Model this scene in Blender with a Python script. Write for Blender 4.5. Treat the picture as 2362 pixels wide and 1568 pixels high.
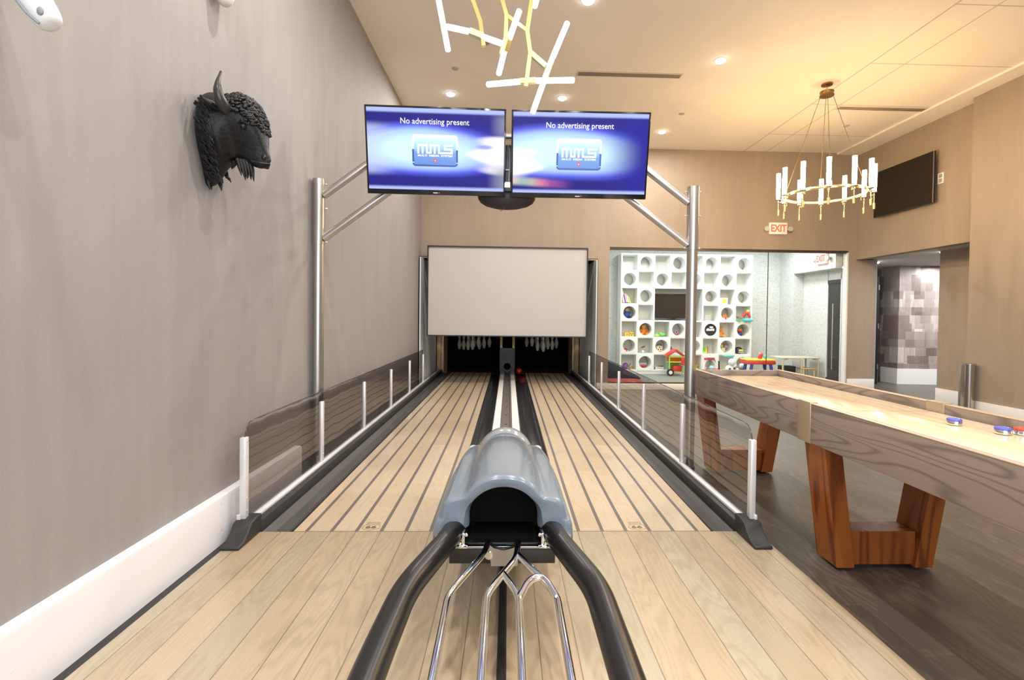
import bpy, bmesh, math, random
from mathutils import Vector, Matrix
random.seed(7)
PI = math.pi
for o in list(bpy.data.objects): bpy.data.objects.remove(o)
SC = bpy.context.scene
COL = SC.collection

# ------------------------------------------------------------------ camera
FPX, W, H = 1150.0, 2362.0, 1568.0
yaw, pitch, roll = math.radians(-1.78), math.radians(-1.01), math.radians(0.71)
fw = Vector((-math.sin(yaw)*math.cos(pitch), math.cos(yaw)*math.cos(pitch), math.sin(pitch)))
rt = fw.cross(Vector((0, 0, 1))).normalized(); up = rt.cross(fw)
r2 = rt*math.cos(roll)+up*math.sin(roll); u2 = -rt*math.sin(roll)+up*math.cos(roll)
cd = bpy.data.cameras.new('camera'); cam = bpy.data.objects.new('camera', cd); COL.objects.link(cam)
m = Matrix((r2, u2, -fw)).transposed().to_4x4(); m.translation = (0, 0, 1.42)
cam.matrix_world = m
cd.sensor_fit = 'HORIZONTAL'; cd.sensor_width = 36; cd.lens = 36*FPX/W
cd.shift_x = -0.01172; cd.shift_y = -0.01604
cd.clip_start = 0.05; cd.clip_end = 100
SC.camera = cam
SC.view_settings.view_transform = 'Standard'; SC.view_settings.look = 'None'
SC.view_settings.exposure = 0.0; SC.view_settings.gamma = 1
SC.view_settings.use_curve_mapping = False
w = bpy.data.worlds.new('world'); SC.world = w; w.use_nodes = True
w.node_tree.nodes['Background'].inputs[0].default_value = (0.9, 0.93, 1, 1)
w.node_tree.nodes['Background'].inputs[1].default_value = 0.15

def area(name, loc, size, power, color, direction=(0, 0, -1), sizey=None, shape=None, spread=None):
    l = bpy.data.lights.new(name, 'AREA'); l.energy = power; l.color = color
    l.shape = shape or ('RECTANGLE' if sizey else 'SQUARE'); l.size = size
    if sizey: l.size_y = sizey
    if spread: l.spread = spread
    o = bpy.data.objects.new(name, l); COL.objects.link(o); o.location = loc
    o.rotation_euler = Vector(direction).to_track_quat('-Z', 'Y').to_euler()
    return o
NEUT = (1, 0.94, 0.87); WARM = (1, 0.72, 0.38); COOL = (0.93, 0.97, 1.0)
CEIL = 4.87
# daylight through the tall windows in the wall behind the camera
area('window_daylight', (1.2, -3.85, 2.3), 6.0, 300, (0.88, 0.94, 1.0), (0, 1, -0.05), 3.4)

# ------------------------------------------------------------------ helpers
def M(name, color=(.8, .8, .8), rough=.5, metal=0, emit=None, es=0, spec=None, alpha=None, coat=0, trans=0):
    mt = bpy.data.materials.get(name)
    if mt: return mt
    mt = bpy.data.materials.new(name); mt.use_nodes = True
    b = mt.node_tree.nodes['Principled BSDF']
    b.inputs['Base Color'].default_value = (*color, 1)
    b.inputs['Roughness'].default_value = rough; b.inputs['Metallic'].default_value = metal
    if emit: b.inputs['Emission Color'].default_value = (*emit, 1); b.inputs['Emission Strength'].default_value = es
    if coat: b.inputs['Coat Weight'].default_value = coat; b.inputs['Coat Roughness'].default_value = .05
    if trans: b.inputs['Transmission Weight'].default_value = trans
    if spec is not None: b.inputs['Specular IOR Level'].default_value = spec
    # procedural micro variation
    nt = mt.node_tree; tc = nt.nodes.new('ShaderNodeTexCoord'); n = nt.nodes.new('ShaderNodeTexNoise')
    n.inputs['Scale'].default_value = 35; n.inputs['Detail'].default_value = 3
    nt.links.new(tc.outputs['Object'], n.inputs['Vector'])
    mr = nt.nodes.new('ShaderNodeMapRange')
    dv = .04 if rough > .4 else .006
    mr.inputs['To Min'].default_value = max(0, rough-dv); mr.inputs['To Max'].default_value = min(1, rough+dv)
    nt.links.new(n.outputs['Fac'], mr.inputs['Value']); nt.links.new(mr.outputs['Result'], b.inputs['Roughness'])
    return mt

class G:
    """tiny node-expression builder"""
    def __init__(s, name, rough=.5, metal=0):
        s.m = bpy.data.materials.new(name); s.m.use_nodes = True; s.nt = s.m.node_tree
        s.b = s.nt.nodes['Principled BSDF']; s.b.inputs['Roughness'].default_value = rough
        s.b.inputs['Metallic'].default_value = metal
        tc = s.nt.nodes.new('ShaderNodeTexCoord'); s.co = tc.outputs['Object']
        sp = s.nt.nodes.new('ShaderNodeSeparateXYZ'); s.nt.links.new(s.co, sp.inputs[0])
        s.x, s.y, s.z = sp.outputs
    def _in(s, sock, v):
        if isinstance(v, bpy.types.NodeSocket): s.nt.links.new(v, sock)
        elif isinstance(v, (tuple, list)): sock.default_value = (*v, 1) if len(v) == 3 and len(sock.default_value) == 4 else v
        else: sock.default_value = v
    def f(s, op, a, b=0, c=0):
        n = s.nt.nodes.new('ShaderNodeMath'); n.operation = op
        s._in(n.inputs[0], a); s._in(n.inputs[1], b); s._in(n.inputs[2], c); return n.outputs[0]
    def vec(s, x, y, z=0):
        n = s.nt.nodes.new('ShaderNodeCombineXYZ'); s._in(n.inputs[0], x); s._in(n.inputs[1], y); s._in(n.inputs[2], z)
        return n.outputs[0]
    def noise(s, v, scale=1, detail=3, rough=.5, dist=0):
        n = s.nt.nodes.new('ShaderNodeTexNoise'); s._in(n.inputs['Vector'], v); n.inputs['Scale'].default_value = scale
        n.inputs['Detail'].default_value = detail; n.inputs['Roughness'].default_value = rough
        n.inputs['Distortion'].default_value = dist; return n.outputs['Fac']
    def white(s, v):
        n = s.nt.nodes.new('ShaderNodeTexWhiteNoise'); n.noise_dimensions = '3D'; s._in(n.inputs['Vector'], v)
        return n.outputs['Value']
    def ramp(s, v, stops, const=False):
        n = s.nt.nodes.new('ShaderNodeValToRGB'); s._in(n.inputs[0], v); e = n.color_ramp.elements
        if const: n.color_ramp.interpolation = 'CONSTANT'
        while len(e) < len(stops): e.new(.5)
        for i, (p, c) in enumerate(stops): e[i].position = p; e[i].color = (*c, 1)
        return n.outputs[0]
    def mix(s, fac, a, b, mode='MIX'):
        n = s.nt.nodes.new('ShaderNodeMix'); n.data_type = 'RGBA'; n.blend_type = mode
        s._in(n.inputs[0], fac); s._in(n.inputs[6], a); s._in(n.inputs[7], b); return n.outputs[2]
    def col(s, c): s._in(s.b.inputs['Base Color'], c); return s
    def rough(s, r): s._in(s.b.inputs['Roughness'], r); return s
    def bump(s, h, strength=.3, dist=.002):
        n = s.nt.nodes.new('ShaderNodeBump'); n.inputs['Strength'].default_value = strength
        n.inputs['Distance'].default_value = dist; s._in(n.inputs['Height'], h)
        s.nt.links.new(n.outputs[0], s.b.inputs['Normal']); return s

def tag(o, label=None, cat=None, group=None, kind=None):
    if label: o['label'] = label
    if cat: o['category'] = cat
    if group: o['group'] = group
    if kind: o['kind'] = kind
    return o
def empty(name, loc, label=None, cat=None, group=None):
    o = bpy.data.objects.new(name, None); COL.objects.link(o); o.location = loc; o.empty_display_size = .1
    return tag(o, label, cat, group)
def wloc(o):
    v = Vector((0, 0, 0))
    while o: v += o.location; o = o.parent
    return v
def dup(root, loc, parent=None):
    c = root.copy(); COL.objects.link(c)
    if parent: c.parent = parent
    else: c.location = loc
    for ch in [x for x in bpy.data.objects if x.parent == root]: dup(ch, None, c)
    return c

class MB:
    def __init__(s): s.bm = bmesh.new()
    def _x(s, vs, mat):
        if mat is not None: bmesh.ops.transform(s.bm, matrix=mat, verts=vs)
    def box(s, x0, x1, y0, y1, z0, z1, bev=0, mat=None):
        r = bmesh.ops.create_cube(s.bm, size=1)['verts']
        for v in r: v.co = Vector(((x0+x1)/2+v.co.x*(x1-x0), (y0+y1)/2+v.co.y*(y1-y0), (z0+z1)/2+v.co.z*(z1-z0)))
        if bev:
            es = list({e for v in r for e in v.link_edges})
            g = bmesh.ops.bevel(s.bm, geom=es, offset=bev, segments=2, affect='EDGES', profile=.5)
            r = list({v for f in g['faces'] for v in f.verts} | {v for v in r if v.is_valid})
        s._x(r, mat); return s
    def rings(s, rings, cap=True, closed=True, loop=False):
        vs = [[s.bm.verts.new(p) for p in r] for r in rings]; n = len(rings[0])
        pairs = list(zip(vs[:-1], vs[1:])) + ([(vs[-1], vs[0])] if loop else [])
        for a, b in pairs:
            for i in range(n if closed else n-1):
                j = (i+1) % n
                try: s.bm.faces.new((a[i], a[j], b[j], b[i]))
                except ValueError: pass
        if cap and not loop:
            for r in (vs[0], vs[-1]):
                try: s.bm.faces.new(r)
                except ValueError: pass
        return [v for r in vs for v in r]
    def tube(s, pts, r, seg=12, cap=True, square=False, closed=False):
        pts = [Vector(p) for p in pts]; n = len(pts)
        rs = r if isinstance(r, (list, tuple)) else [r]*n
        if square: seg = 4
        out = []; prev = None
        for i, p in enumerate(pts):
            a = pts[i-1] if (i > 0 or closed) else p
            b = pts[(i+1) % n] if (i < n-1 or closed) else p
            t = (b-a).normalized()
            if prev is None:
                q = Vector((0, 0, 1)) if abs(t.z) < .9 else Vector((0, 1, 0))
            else: q = prev
            u = (q-t*q.dot(t)).normalized(); v = t.cross(u); prev = u
            k = 1.0
            if 0 < i < n-1:
                c = (p-a).normalized().dot((b-p).normalized()); k = 1/max(.6, math.sqrt((1+c)/2))
            out.append([p+(u*math.cos(2*PI*j/seg+(PI/4 if square else 0))+v*math.sin(2*PI*j/seg+(PI/4 if square else 0)))*rs[i]*(k if not square else k*1.414) for j in range(seg)])
        s.rings(out, cap, loop=closed); return s
    def cyl(s, c, r, h, seg=24, axis='z', r2=None, mat=None):
        c = Vector(c); d = {'x': Vector((1, 0, 0)), 'y': Vector((0, 1, 0)), 'z': Vector((0, 0, 1))}[axis]
        u = Vector((0, 1, 0)) if axis != 'y' else Vector((1, 0, 0)); v = d.cross(u)
        r2 = r if r2 is None else r2
        vs = s.rings([[c+d*t+(u*math.cos(2*PI*j/seg)+v*math.sin(2*PI*j/seg))*q for j in range(seg)] for t, q in ((0, r), (h, r2))])
        s._x(vs, mat); return s
    def lathe(s, c, prof, seg=24, sx=1, sy=1, mat=None):
        c = Vector(c)
        vs = s.rings([[c+Vector((sx*max(r, 1e-4)*math.cos(2*PI*j/seg), sy*max(r, 1e-4)*math.sin(2*PI*j/seg), z)) for j in range(seg)] for r, z in prof])
        s._x(vs, mat); return s
    def sphere(s, c, r, sx=1, sy=1, sz=1, seg=12, mat=None):
        vs = bmesh.ops.create_uvsphere(s.bm, u_segments=seg, v_segments=max(6, seg*2//3), radius=r)['verts']
        for v in vs: v.co = Vector((v.co.x*sx, v.co.y*sy, v.co.z*sz))
        s._x(vs, mat)
        for v in vs: v.co += Vector(c)
        return s
    def prism(s, pts, axis, a, b):
        """pts 2-D polygon; axis 'x': (y,z), 'y': (x,z), 'z': (x,y)"""
        def p3(p, t): return {'x': (t, p[0], p[1]), 'y': (p[0], t, p[1]), 'z': (p[0], p[1], t)}[axis]
        s.rings([[p3(p, a) for p in pts], [p3(p, b) for p in pts]]); return s
    def torus(s, c, R, r, seg=48, rs=8, flat=None, sy=1):
        c = Vector(c)
        s.rings([[c+Vector(((R+(flat[0] if flat else r)*math.cos(b))*math.cos(a), sy*(R+(flat[0] if flat else r)*math.cos(b))*math.sin(a), (flat[1] if flat else r)*math.sin(b))) for b in [2*PI*k/rs for k in range(rs)]] for a in [2*PI*k/seg for k in range(seg)]], loop=True)
        return s
    def build(s, name, mat, parent=None, smooth=True, local=False, bevel=0, angle=40, **kw):
        bmesh.ops.recalc_face_normals(s.bm, faces=s.bm.faces)
        if parent is not None and not local:
            off = wloc(parent)
            for v in s.bm.verts: v.co -= off
        me = bpy.data.meshes.new(name); s.bm.to_mesh(me); s.bm.free()
        o = bpy.data.objects.new(name, me); COL.objects.link(o)
        for mm in (mat if isinstance(mat, list) else [mat]): me.materials.append(mm)
        if smooth:
            me.polygons.foreach_set('use_smooth', [True]*len(me.polygons))
            try: me.set_sharp_from_angle(angle=math.radians(angle))
            except Exception: pass
        if bevel:
            b = o.modifiers.new('b', 'BEVEL'); b.width = bevel; b.segments = 2; b.limit_method = 'ANGLE'
        if parent is not None: o.parent = parent
        if kw: tag(o, **kw)
        return o
def text_bm(body, size, depth, bold=0, align='CENTER', shear=0):
    c = bpy.data.curves.new('t', 'FONT'); c.body = body; c.size = size; c.extrude = depth; c.align_x = align
    c.align_y = 'CENTER'; c.offset = bold; c.resolution_u = 3; c.shear = shear
    o = bpy.data.objects.new('t', c); COL.objects.link(o)
    dg = bpy.context.evaluated_depsgraph_get(); me = bpy.data.meshes.new_from_object(o.evaluated_get(dg))
    b = MB(); b.bm.from_mesh(me); bpy.data.objects.remove(o); bpy.data.curves.remove(c); bpy.data.meshes.remove(me)
    return b
def struct(mb, name, mat, parent=None, **k):
    o = mb.build(name, mat, parent, **k)
    if parent is None: o['kind'] = 'structure'
    return o

# ------------------------------------------------------------------ materials
def fabric_wall(name, c, k=1.0):
    g = G(name, .72)
    big = g.noise(g.vec(g.f('MULTIPLY', g.x, .9), g.f('MULTIPLY', g.y, .9), g.f('MULTIPLY', g.z, .25)), 1.4, 4)
    ver = g.noise(g.vec(g.f('MULTIPLY', g.x, 14), g.f('MULTIPLY', g.y, 14), g.f('MULTIPLY', g.z, 1.3)), 1, 4, .6)
    fine = g.noise(g.co, 180, 2)
    a = g.f('ADD', g.f('MULTIPLY', big, .5), g.f('ADD', g.f('MULTIPLY', ver, .35), g.f('MULTIPLY', fine, .45)))
    g.col(g.ramp(a, [(.40, [x*(1-.17*k) for x in c]), (.66, c), (.9, [min(1, x*(1+.15*k)) for x in c])]))
    g.bump(fine, .35, .002); return g.m
mWall = fabric_wall('linen_wallcovering', (.285, .266, .258))
mWallR = fabric_wall('tan_wallcovering', (.31, .25, .19))
def ceiling_mat():
    g = G('ceiling_plaster', .8)
    def near(v, t, wd): return g.f('LESS_THAN', g.f('ABSOLUTE', g.f('SUBTRACT', v, t)), wd)
    inside = g.f('MULTIPLY', g.f('GREATER_THAN', g.x, 4.83), g.f('LESS_THAN', g.x, 6.9))
    ln = g.f('MULTIPLY', g.f('MAXIMUM', near(g.x, 4.84, .012), near(g.x, 5.31, .009)), 1)
    for yy in (4.06, 5.36, 6.64, 7.95, 9.28): ln = g.f('MAXIMUM', ln, near(g.y, yy, .009))
    ln = g.f('MULTIPLY', ln, inside)
    n = g.noise(g.co, 1.2, 3)
    base = g.ramp(n, [(.3, (.82, .75, .66)), (.7, (.86, .79, .70))])
    g.col(g.mix(g.f('MULTIPLY', ln, .55), base, (.25, .2, .15))); return g.m
mCeil = ceiling_mat()
mWhite = M('white_paint', (.80, .79, .77), .35)
def scuffed():
    g = G('scuffed_white_paint', .3)
    n = g.noise(g.vec(g.x, g.f('MULTIPLY', g.y, 1), g.f('MULTIPLY', g.z, 1)), 26, 4, .65)
    band = g.noise(g.co, 2.5, 2)
    f = g.f('MULTIPLY', g.f('GREATER_THAN', n, .685), g.f('GREATER_THAN', band, .5))
    g.col(g.mix(g.f('MULTIPLY', f, .45), (.70, .70, .73), (.3, .27, .25))); return g.m
mBase = scuffed()
mBlack = M('black_metal', (.012, .012, .014), .35)
mBlackM = M('black_matte', (.004, .004, .004), .9, spec=.05)
mRub = M('black_rubber', (.02, .02, .022), .5)
mChrome = M('polished_chrome', (.82, .83, .85), .06, 1)
mSteel = M('brushed_steel', (.50, .48, .46), .32, 1)
mAlu = M('white_aluminium', (.72, .72, .74), .35, .3)
mBrass = M('brass', (.78, .58, .25), .25, 1)
mBrassD = M('aged_brass', (.35, .2, .08), .35, 1)

def wood_planks(name, w, x0, L, tones, stripe=None, gloss=.28, axis='y', grain=.16, seam=.75):
    g = G(name, gloss)
    X, Y = (g.x, g.y) if axis == 'y' else (g.y, g.x)
    t = g.f('DIVIDE', g.f('SUBTRACT', X, x0), w); idx = g.f('FLOOR', t); fr = g.f('FRACT', t)
    r = g.white(g.vec(idx, 3.1, 0)); yy = g.f('ADD', g.f('DIVIDE', Y, L), g.f('MULTIPLY', r, 9))
    j = g.f('FLOOR', yy); r2 = g.white(g.vec(idx, j, 5.5)); jf = g.f('FRACT', yy)
    base = g.ramp(r2, [(i/max(1, len(tones)-1), c) for i, c in enumerate(tones)])
    off = g.f('MULTIPLY', r2, 37)
    fine = g.noise(g.vec(g.f('MULTIPLY', X, 90), g.f('MULTIPLY', Y, 3.5), off), 1, 4, .6)
    nn = g.noise(g.vec(g.f('MULTIPLY', X, 5.5), g.f('MULTIPLY', Y, .9), off), 1, 2, .4)
    cath = g.f('ADD', g.f('MULTIPLY', g.f('SINE', g.f('MULTIPLY', nn, 95)), .5), .5)
    patch = g.noise(g.vec(X, g.f('MULTIPLY', Y, .5), off), 3.0, 2)
    cs = g.f('MULTIPLY', g.f('MULTIPLY', cath, cath), g.f('MULTIPLY', g.f('GREATER_THAN', patch, .42), .6))
    k = g.f('ADD', g.f('MULTIPLY', fine, .8), cs)
    c = g.mix(g.f('MULTIPLY', k, grain*2), base, (.34, .27, .18), 'MIX')
    e = g.f('MINIMUM', fr, g.f('SUBTRACT', 1, fr))
    if stripe:
        sm = g.f('LESS_THAN', e, stripe/w/2)
        c = g.mix(sm, c, (.125, .115, .11))
        c = g.mix(g.f('MULTIPLY', g.f('LESS_THAN', jf, .002), .4), c, (.2, .15, .1))
    else:
        c = g.mix(g.f('MULTIPLY', g.f('LESS_THAN', e, .0022/w), seam), c, (.12, .10, .08))
        c = g.mix(g.f('MULTIPLY', g.f('LESS_THAN', jf, .003/L), seam), c, (.12, .10, .08))
    g.col(c); g.rough(g.f('ADD', gloss, g.f('MULTIPLY', fine, .12))); g.bump(fine, .12, .001)
    return g.m
TN = [(.53, .415, .28), (.43, .40, .30), (.55, .44, .30), (.48, .385, .265), (.49, .45, .33), (.56, .435, .30)]
mAppr = wood_planks('pale_maple_planks', .1602, -1.293, 60.0, TN, gloss=.22, grain=.27)
TL = [(.47, .375, .265), (.52, .44, .33), (.44, .355, .25), (.53, .42, .30)]
mLaneL = wood_planks('lane_boards_grey_stripes', .1602, -1.293, 1.25, TL, stripe=.024, gloss=.17, grain=.14)
mLaneR = wood_planks('lane_boards_grey_stripes_two', .158, -1.103+1.58, 1.25, TL, stripe=.024, gloss=.17, grain=.14)
DK = [(.044, .038, .032), (.058, .051, .043), (.038, .033, .028), (.068, .058, .048)]
mDark = wood_planks('dark_stained_floorboards', .17, .03, 2.0, DK, gloss=.3, grain=.1)
def solid_wood(name, c, d, sc=(3, .35, 3), freq=60, amt=.6, gloss=.35):
    g = G(name, gloss)
    v = g.vec(g.f('MULTIPLY', g.x, sc[0]), g.f('MULTIPLY', g.y, sc[1]), g.f('MULTIPLY', g.z, sc[2]))
    nn = g.noise(v, 1, 1.5, .4, .2)
    s = g.f('ADD', g.f('MULTIPLY', g.f('SINE', g.f('MULTIPLY', nn, freq)), .5), .5)
    s = g.f('POWER', s, 5)
    fine = g.noise(g.vec(g.f('MULTIPLY', g.x, sc[0]*25), g.f('MULTIPLY', g.y, sc[1]*25), g.f('MULTIPLY', g.z, sc[2]*25)), 1, 4, .6)
    g.col(g.mix(g.f('MULTIPLY', g.f('ADD', g.f('MULTIPLY', s, .7), g.f('MULTIPLY', fine, .5)), amt), c, d))
    g.bump(fine, .15, .001); return g.m
mApron = solid_wood('grey_brown_oak', (.30, .24, .195), (.12, .092, .078), (.9, .62, 5.0), 100, .8)
mLeg = solid_wood('red_brown_mahogany', (.40, .115, .022), (.10, .02, .008), (7, 7, .7), 22, .8, .25)
mPly = M('plywood', (.55, .36, .18), .5)
mMaple = wood_planks('maple_playfield', .045, 2.0, 1.1, [(.86, .68, .45), (.90, .74, .52), (.82, .61, .37), (.92, .78, .58)], gloss=.08, grain=.14, seam=.10)

# ------------------------------------------------------------------ shell
XL, YB = -1.80, 10.25
b = MB(); b.box(-2.2, 13, -4.2, 14.2, -.2, -.1); struct(b, 'floor', mDark)
b = MB(); b.box(-1.69, 1.665, -4.0, 3.245, -.099, 0, .004); struct(b, 'floor_approach', mAppr)
b = MB(); b.box(-1.745, -1.69, -4.0, 3.2, -.099, -.012); struct(b, 'trim_1', mRub)
b = MB(); b.box(-2.2, 13, -4.2, YB+.2, CEIL, CEIL+.1); struct(b, 'ceiling', mCeil)
b = MB(); b.box(6.80, 7.4, -4.2, YB, CEIL-.035, CEIL-.001); struct(b, 'trim_2', M('ceiling_border', (.86, .79, .70), .7))
b = MB(); b.box(XL-.15, XL, -4.2, YB, -.1, CEIL); b.box(XL-.15, XL, YB, 14, -.1, 3.3); struct(b, 'wall_left', mWall)
b = MB(); b.prism([(XL, -.1), (-1.745, -.1), (-1.745, .262), (-1.75, .278), (-1.762, .285), (XL, .285)], 'y', -4.0, 4.28); struct(b, 'baseboard_left', mBase)
# back wall: pieces round the pin alcove and the playroom glass
b = MB()
b.box(-1.80, 1.78, YB, YB+.18, 2.56, CEIL); b.box(1.78, 2.07, YB, YB+.18, -.1, CEIL)
b.box(2.07, 7.10, YB, YB+.18, 2.84, CEIL); b.box(7.10, 7.70, YB, YB+.18, -.1, 2.66); b.box(7.10, 7.40, YB, YB+.18, 2.66, CEIL)
struct(b, 'wall_back', mWallR)
b = MB(); b.box(7.12, 7.70, YB-.02, YB, -.1, .16, .004); struct(b, 'baseboard_back', mWhite)
b = MB(); b.box(1.80, 2.07, YB-.02, YB, -.1, .03, .004); b.box(2.07, 7.1, YB-.02, YB+.16, -.1, .02, .004); struct(b, 'trim_3', M('cream_sill', (.78, .72, .64), .4))
# right wall with the opening to the hall
b = MB()
b.box(7.27, 7.45, 7.5, YB, 2.66, CEIL); b.box(7.10, 7.9, -4.2, 7.5, -.1, CEIL)
b.box(7.90, 8.05, 7.5, 8.93, -.1, 2.679); b.box(7.45, 8.05, 7.4, 7.5, -.1, 2.75)
struct(b, 'wall_right', mWallR)
b = MB(); b.box(7.075, 7.10, -4.0, 7.5, -.1, .20, .004); b.box(7.875, 7.90, 7.5, 8.93, -.1, .17, .004); struct(b, 'baseboard_right', mWhite)
b = MB(); b.box(7.45, 12.5, 7.5, 13.2, 2.68, 2.74); struct(b, 'ceiling_hall', M('hall_ceiling', (.55, .52, .5), .7))
b = MB(); b.box(12.5, 12.6, 7.0, 13.2, -.1, 2.74); b.box(8.05, 12.5, 7.3, 7.4, -.1, 2.74); b.box(7.7, 7.8, YB+.1, 13.2, -.1, 2.7); b.box(7.7, 12.5, 13.1, 13.2, -.1, 2.7)
struct(b, 'wall_hall', M('hall_paint', (.4, .37, .34), .7))
# shimmering block-pattern hall wall
g = G('block_pattern_wallcovering', .35, .25)
X = g.f('ADD', g.x, g.f('MULTIPLY', g.y, .6))
row = g.f('FLOOR', g.f('DIVIDE', g.z, .19)); sh = g.f('MULTIPLY', g.white(g.vec(row, 1, 1)), 3)
cx_ = g.f('FLOOR', g.f('ADD', g.f('DIVIDE', X, .23), sh))
r1 = g.white(g.vec(cx_, row, 2)); r3 = g.white(g.vec(g.f('FLOOR', g.f('DIVIDE', X, .11)), g.f('FLOOR', g.f('DIVIDE', g.z, .4)), 4))
streak = g.noise(g.vec(g.f('MULTIPLY', X, 30), 0, g.f('MULTIPLY', g.z, 5)), 1, 3)
v = g.f('ADD', g.f('MULTIPLY', r1, .6), g.f('ADD', g.f('MULTIPLY', r3, .2), g.f('MULTIPLY', streak, .25)))
g.col(g.ramp(v, [(.15, (.20, .145, .12)), (.45, (.33, .26, .235)), (.75, (.46, .39, .35)), (.95, (.78, .71, .62))]))
b = MB(); b.prism([(9.17, 11.45), (12.4, 11.2), (12.4, 12.9), (9.6, 12.9), (9.14, 11.9)], 'z', -.1, 2.679)
struct(b, 'wall_hall_corner', g.m)
b = MB(); b.prism([(9.15, 11.43), (12.4, 11.18), (12.4, 11.25), (9.2, 11.48), (9.18, 11.9), (9.12, 11.92)], 'z', -.1, .26); struct(b, 'baseboard_hall', mWhite)
# rear wall with tall windows (behind the camera)
b = MB()
b.box(-1.8, 7.1, -4.2, -4.0, 4.1, CEIL); b.box(-1.8, 7.1, -4.2, -4.0, -.1, .5); b.box(-1.8, -1.5, -4.2, -4.0, .5, 4.1); b.box(4.2, 7.1, -4.2, -4.0, .5, 4.1)
struct(b, 'wall_rear', mWall)
b = MB()
for xx in (-1.5, .4, 2.3, 4.14): b.box(xx, xx+.06, -4.12, -4.04, .5, 4.1)
for zz in (.5, 2.9, 4.04): b.box(-1.5, 4.2, -4.12, -4.04, zz, zz+.06)
struct(b, 'window_1', mBlack)

# ------------------------------------------------------------------ pin alcove + masking
PAN = M('pale_blue_grey_laminate', (.80, .86, .88), .45)
for s, xx in ((-1, -1.775), (1, 1.755)):
    b = MB(); b.box(xx, xx+.02, 9.99, 12.25, -.1, 2.55); o = struct(b, 'wall_alcove_side', PAN)
b = MB(); b.box(-1.782, -1.774, 9.975, 9.989, -.1, 2.56); b.box(1.775, 1.783, 9.975, 9.989, -.1, 2.56); b.box(-1.78, -1.62, 9.98, 10.0, 2.551, 2.562); b.box(1.58, 1.78, 9.98, 10.0, 2.551, 2.562)
struct(b, 'trim_4', mBlack)
b = MB(); b.box(-1.8, 1.8, YB+.15, 14.1, 2.56, 2.64); b.box(-1.8, 1.8, 14.0, 14.1, -.1, 2.6); b.box(1.775, 1.9, YB+.18, 14.1, -.1, 2.64)
struct(b, 'wall_pit', mBlackM)
t = empty('masking_screen', (-.02, 9.9, .98), 'large blank off-white screen framed in black above the pins', 'screen')
b = MB(); b.box(-1.60, 1.555, 9.93, 9.96, 1.0, 2.75); b.build('screen_surface', M('offwhite_screen', (.455, .435, .415), .6), t)
b = MB(); x0, x1, z0, z1, q = -1.615, 1.57, .978, 2.765, .022
b.box(x0, x1, 9.90, 9.97, z1-q, z1); b.box(x0, x1, 9.90, 9.97, z0, z0+q); b.box(x0, x0+q, 9.90, 9.97, z0+q, z1-q); b.box(x1-q, x1, 9.90, 9.97, z0+q, z1-q)
b.build('frame', mBlack, t)
for x in (-1.45, 1.4):
    b = MB(); b.box(x-.02, x+.02, 9.97, YB, 2.62, 2.66); b.build('bracket', mBlack, t)
for s, lb in ((-1, 'plywood kickback panel at the far end of the left lane'), (1, 'plywood kickback panel at the far end of the right lane')):
    t = empty('kickback', (s*1.63, 12.2, -.1), lb, 'panel')
    a, c = sorted((s*1.60, s*1.64)); b = MB(); b.box(a, c, 12.22, 13.2, -.1, 1.4); b.build('panel', mPly, t)
    a, c = sorted((s*1.64, s*1.73)); b = MB(); b.box(a, c, 12.16, 12.24, -.1, 1.4, .004); b.build('post', M('plywood_edge', (.62, .40, .20), .5), t)
    a, c = sorted((s*1.585, s*1.60)); b = MB(); b.box(a, c, 12.24, 12.26, .0, 1.3); b.build('edge_strip', mSteel, t)
# division between the two pin decks
t = empty('lane_divider', (-.015, 12.2, 0), 'dark ball return cabinet with a round hole between the two pin decks', 'cabinet')
gdk = M('dark_grey_panel', (.045, .045, .05), .45)
cx, cz, R, hw, zt = -.02, .15, .085, .18, .60
b = MB(); N = 32; out = []; inn = []
for k in range(N):
    a = 2*PI*k/N; ca, sa = math.cos(a), math.sin(a)
    lx = hw/abs(ca) if abs(ca) > 1e-6 else 9; lz = ((zt-cz) if sa > 0 else (cz+.02))/abs(sa) if abs(sa) > 1e-6 else 9
    L = min(lx, lz); out.append((cx+ca*L, 12.19, cz+sa*L)); inn.append((cx+ca*R, 12.19, cz+sa*R))
b.rings([out, inn, [(x, 12.5, z) for x, y, z in inn]], cap=False); b.build('face', gdk, t)
b = MB(); b.box(cx-hw, cx-hw+.01, 12.2, 13.4, 0, zt); b.box(cx+hw-.01, cx+hw, 12.2, 13.4, 0, zt); b.box(cx-hw, cx+hw, 12.2, 13.4, zt-.01, zt); b.box(cx-.1, cx+.1, 12.49, 12.5, .03, .27); b.build('body', mBlackM, t)
for x in (cx-hw, cx+hw):
    b = MB(); b.tube([(x, 12.185, 0), (x, 12.185, zt+.02)], .006, 6); b.build('edge_strip', mSteel, t)
for x in (cx-hw+.03, cx+hw-.03):
    b = MB(); b.box(x-.028, x+.028, 12.2, 12.28, zt, 1.6); b.build('post', mPly, t)
b = MB(); b.box(cx-.02, cx+.02, 12.25, 12.3, .95, 1.1); b.build('latch', M('silver', (.8, .8, .8), .25, .6), t)
b = MB(); b.box(cx-.12, cx+.12, 12.9, 12.95, .55, 1.6); b.build('back', mBlackM, t)

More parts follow.
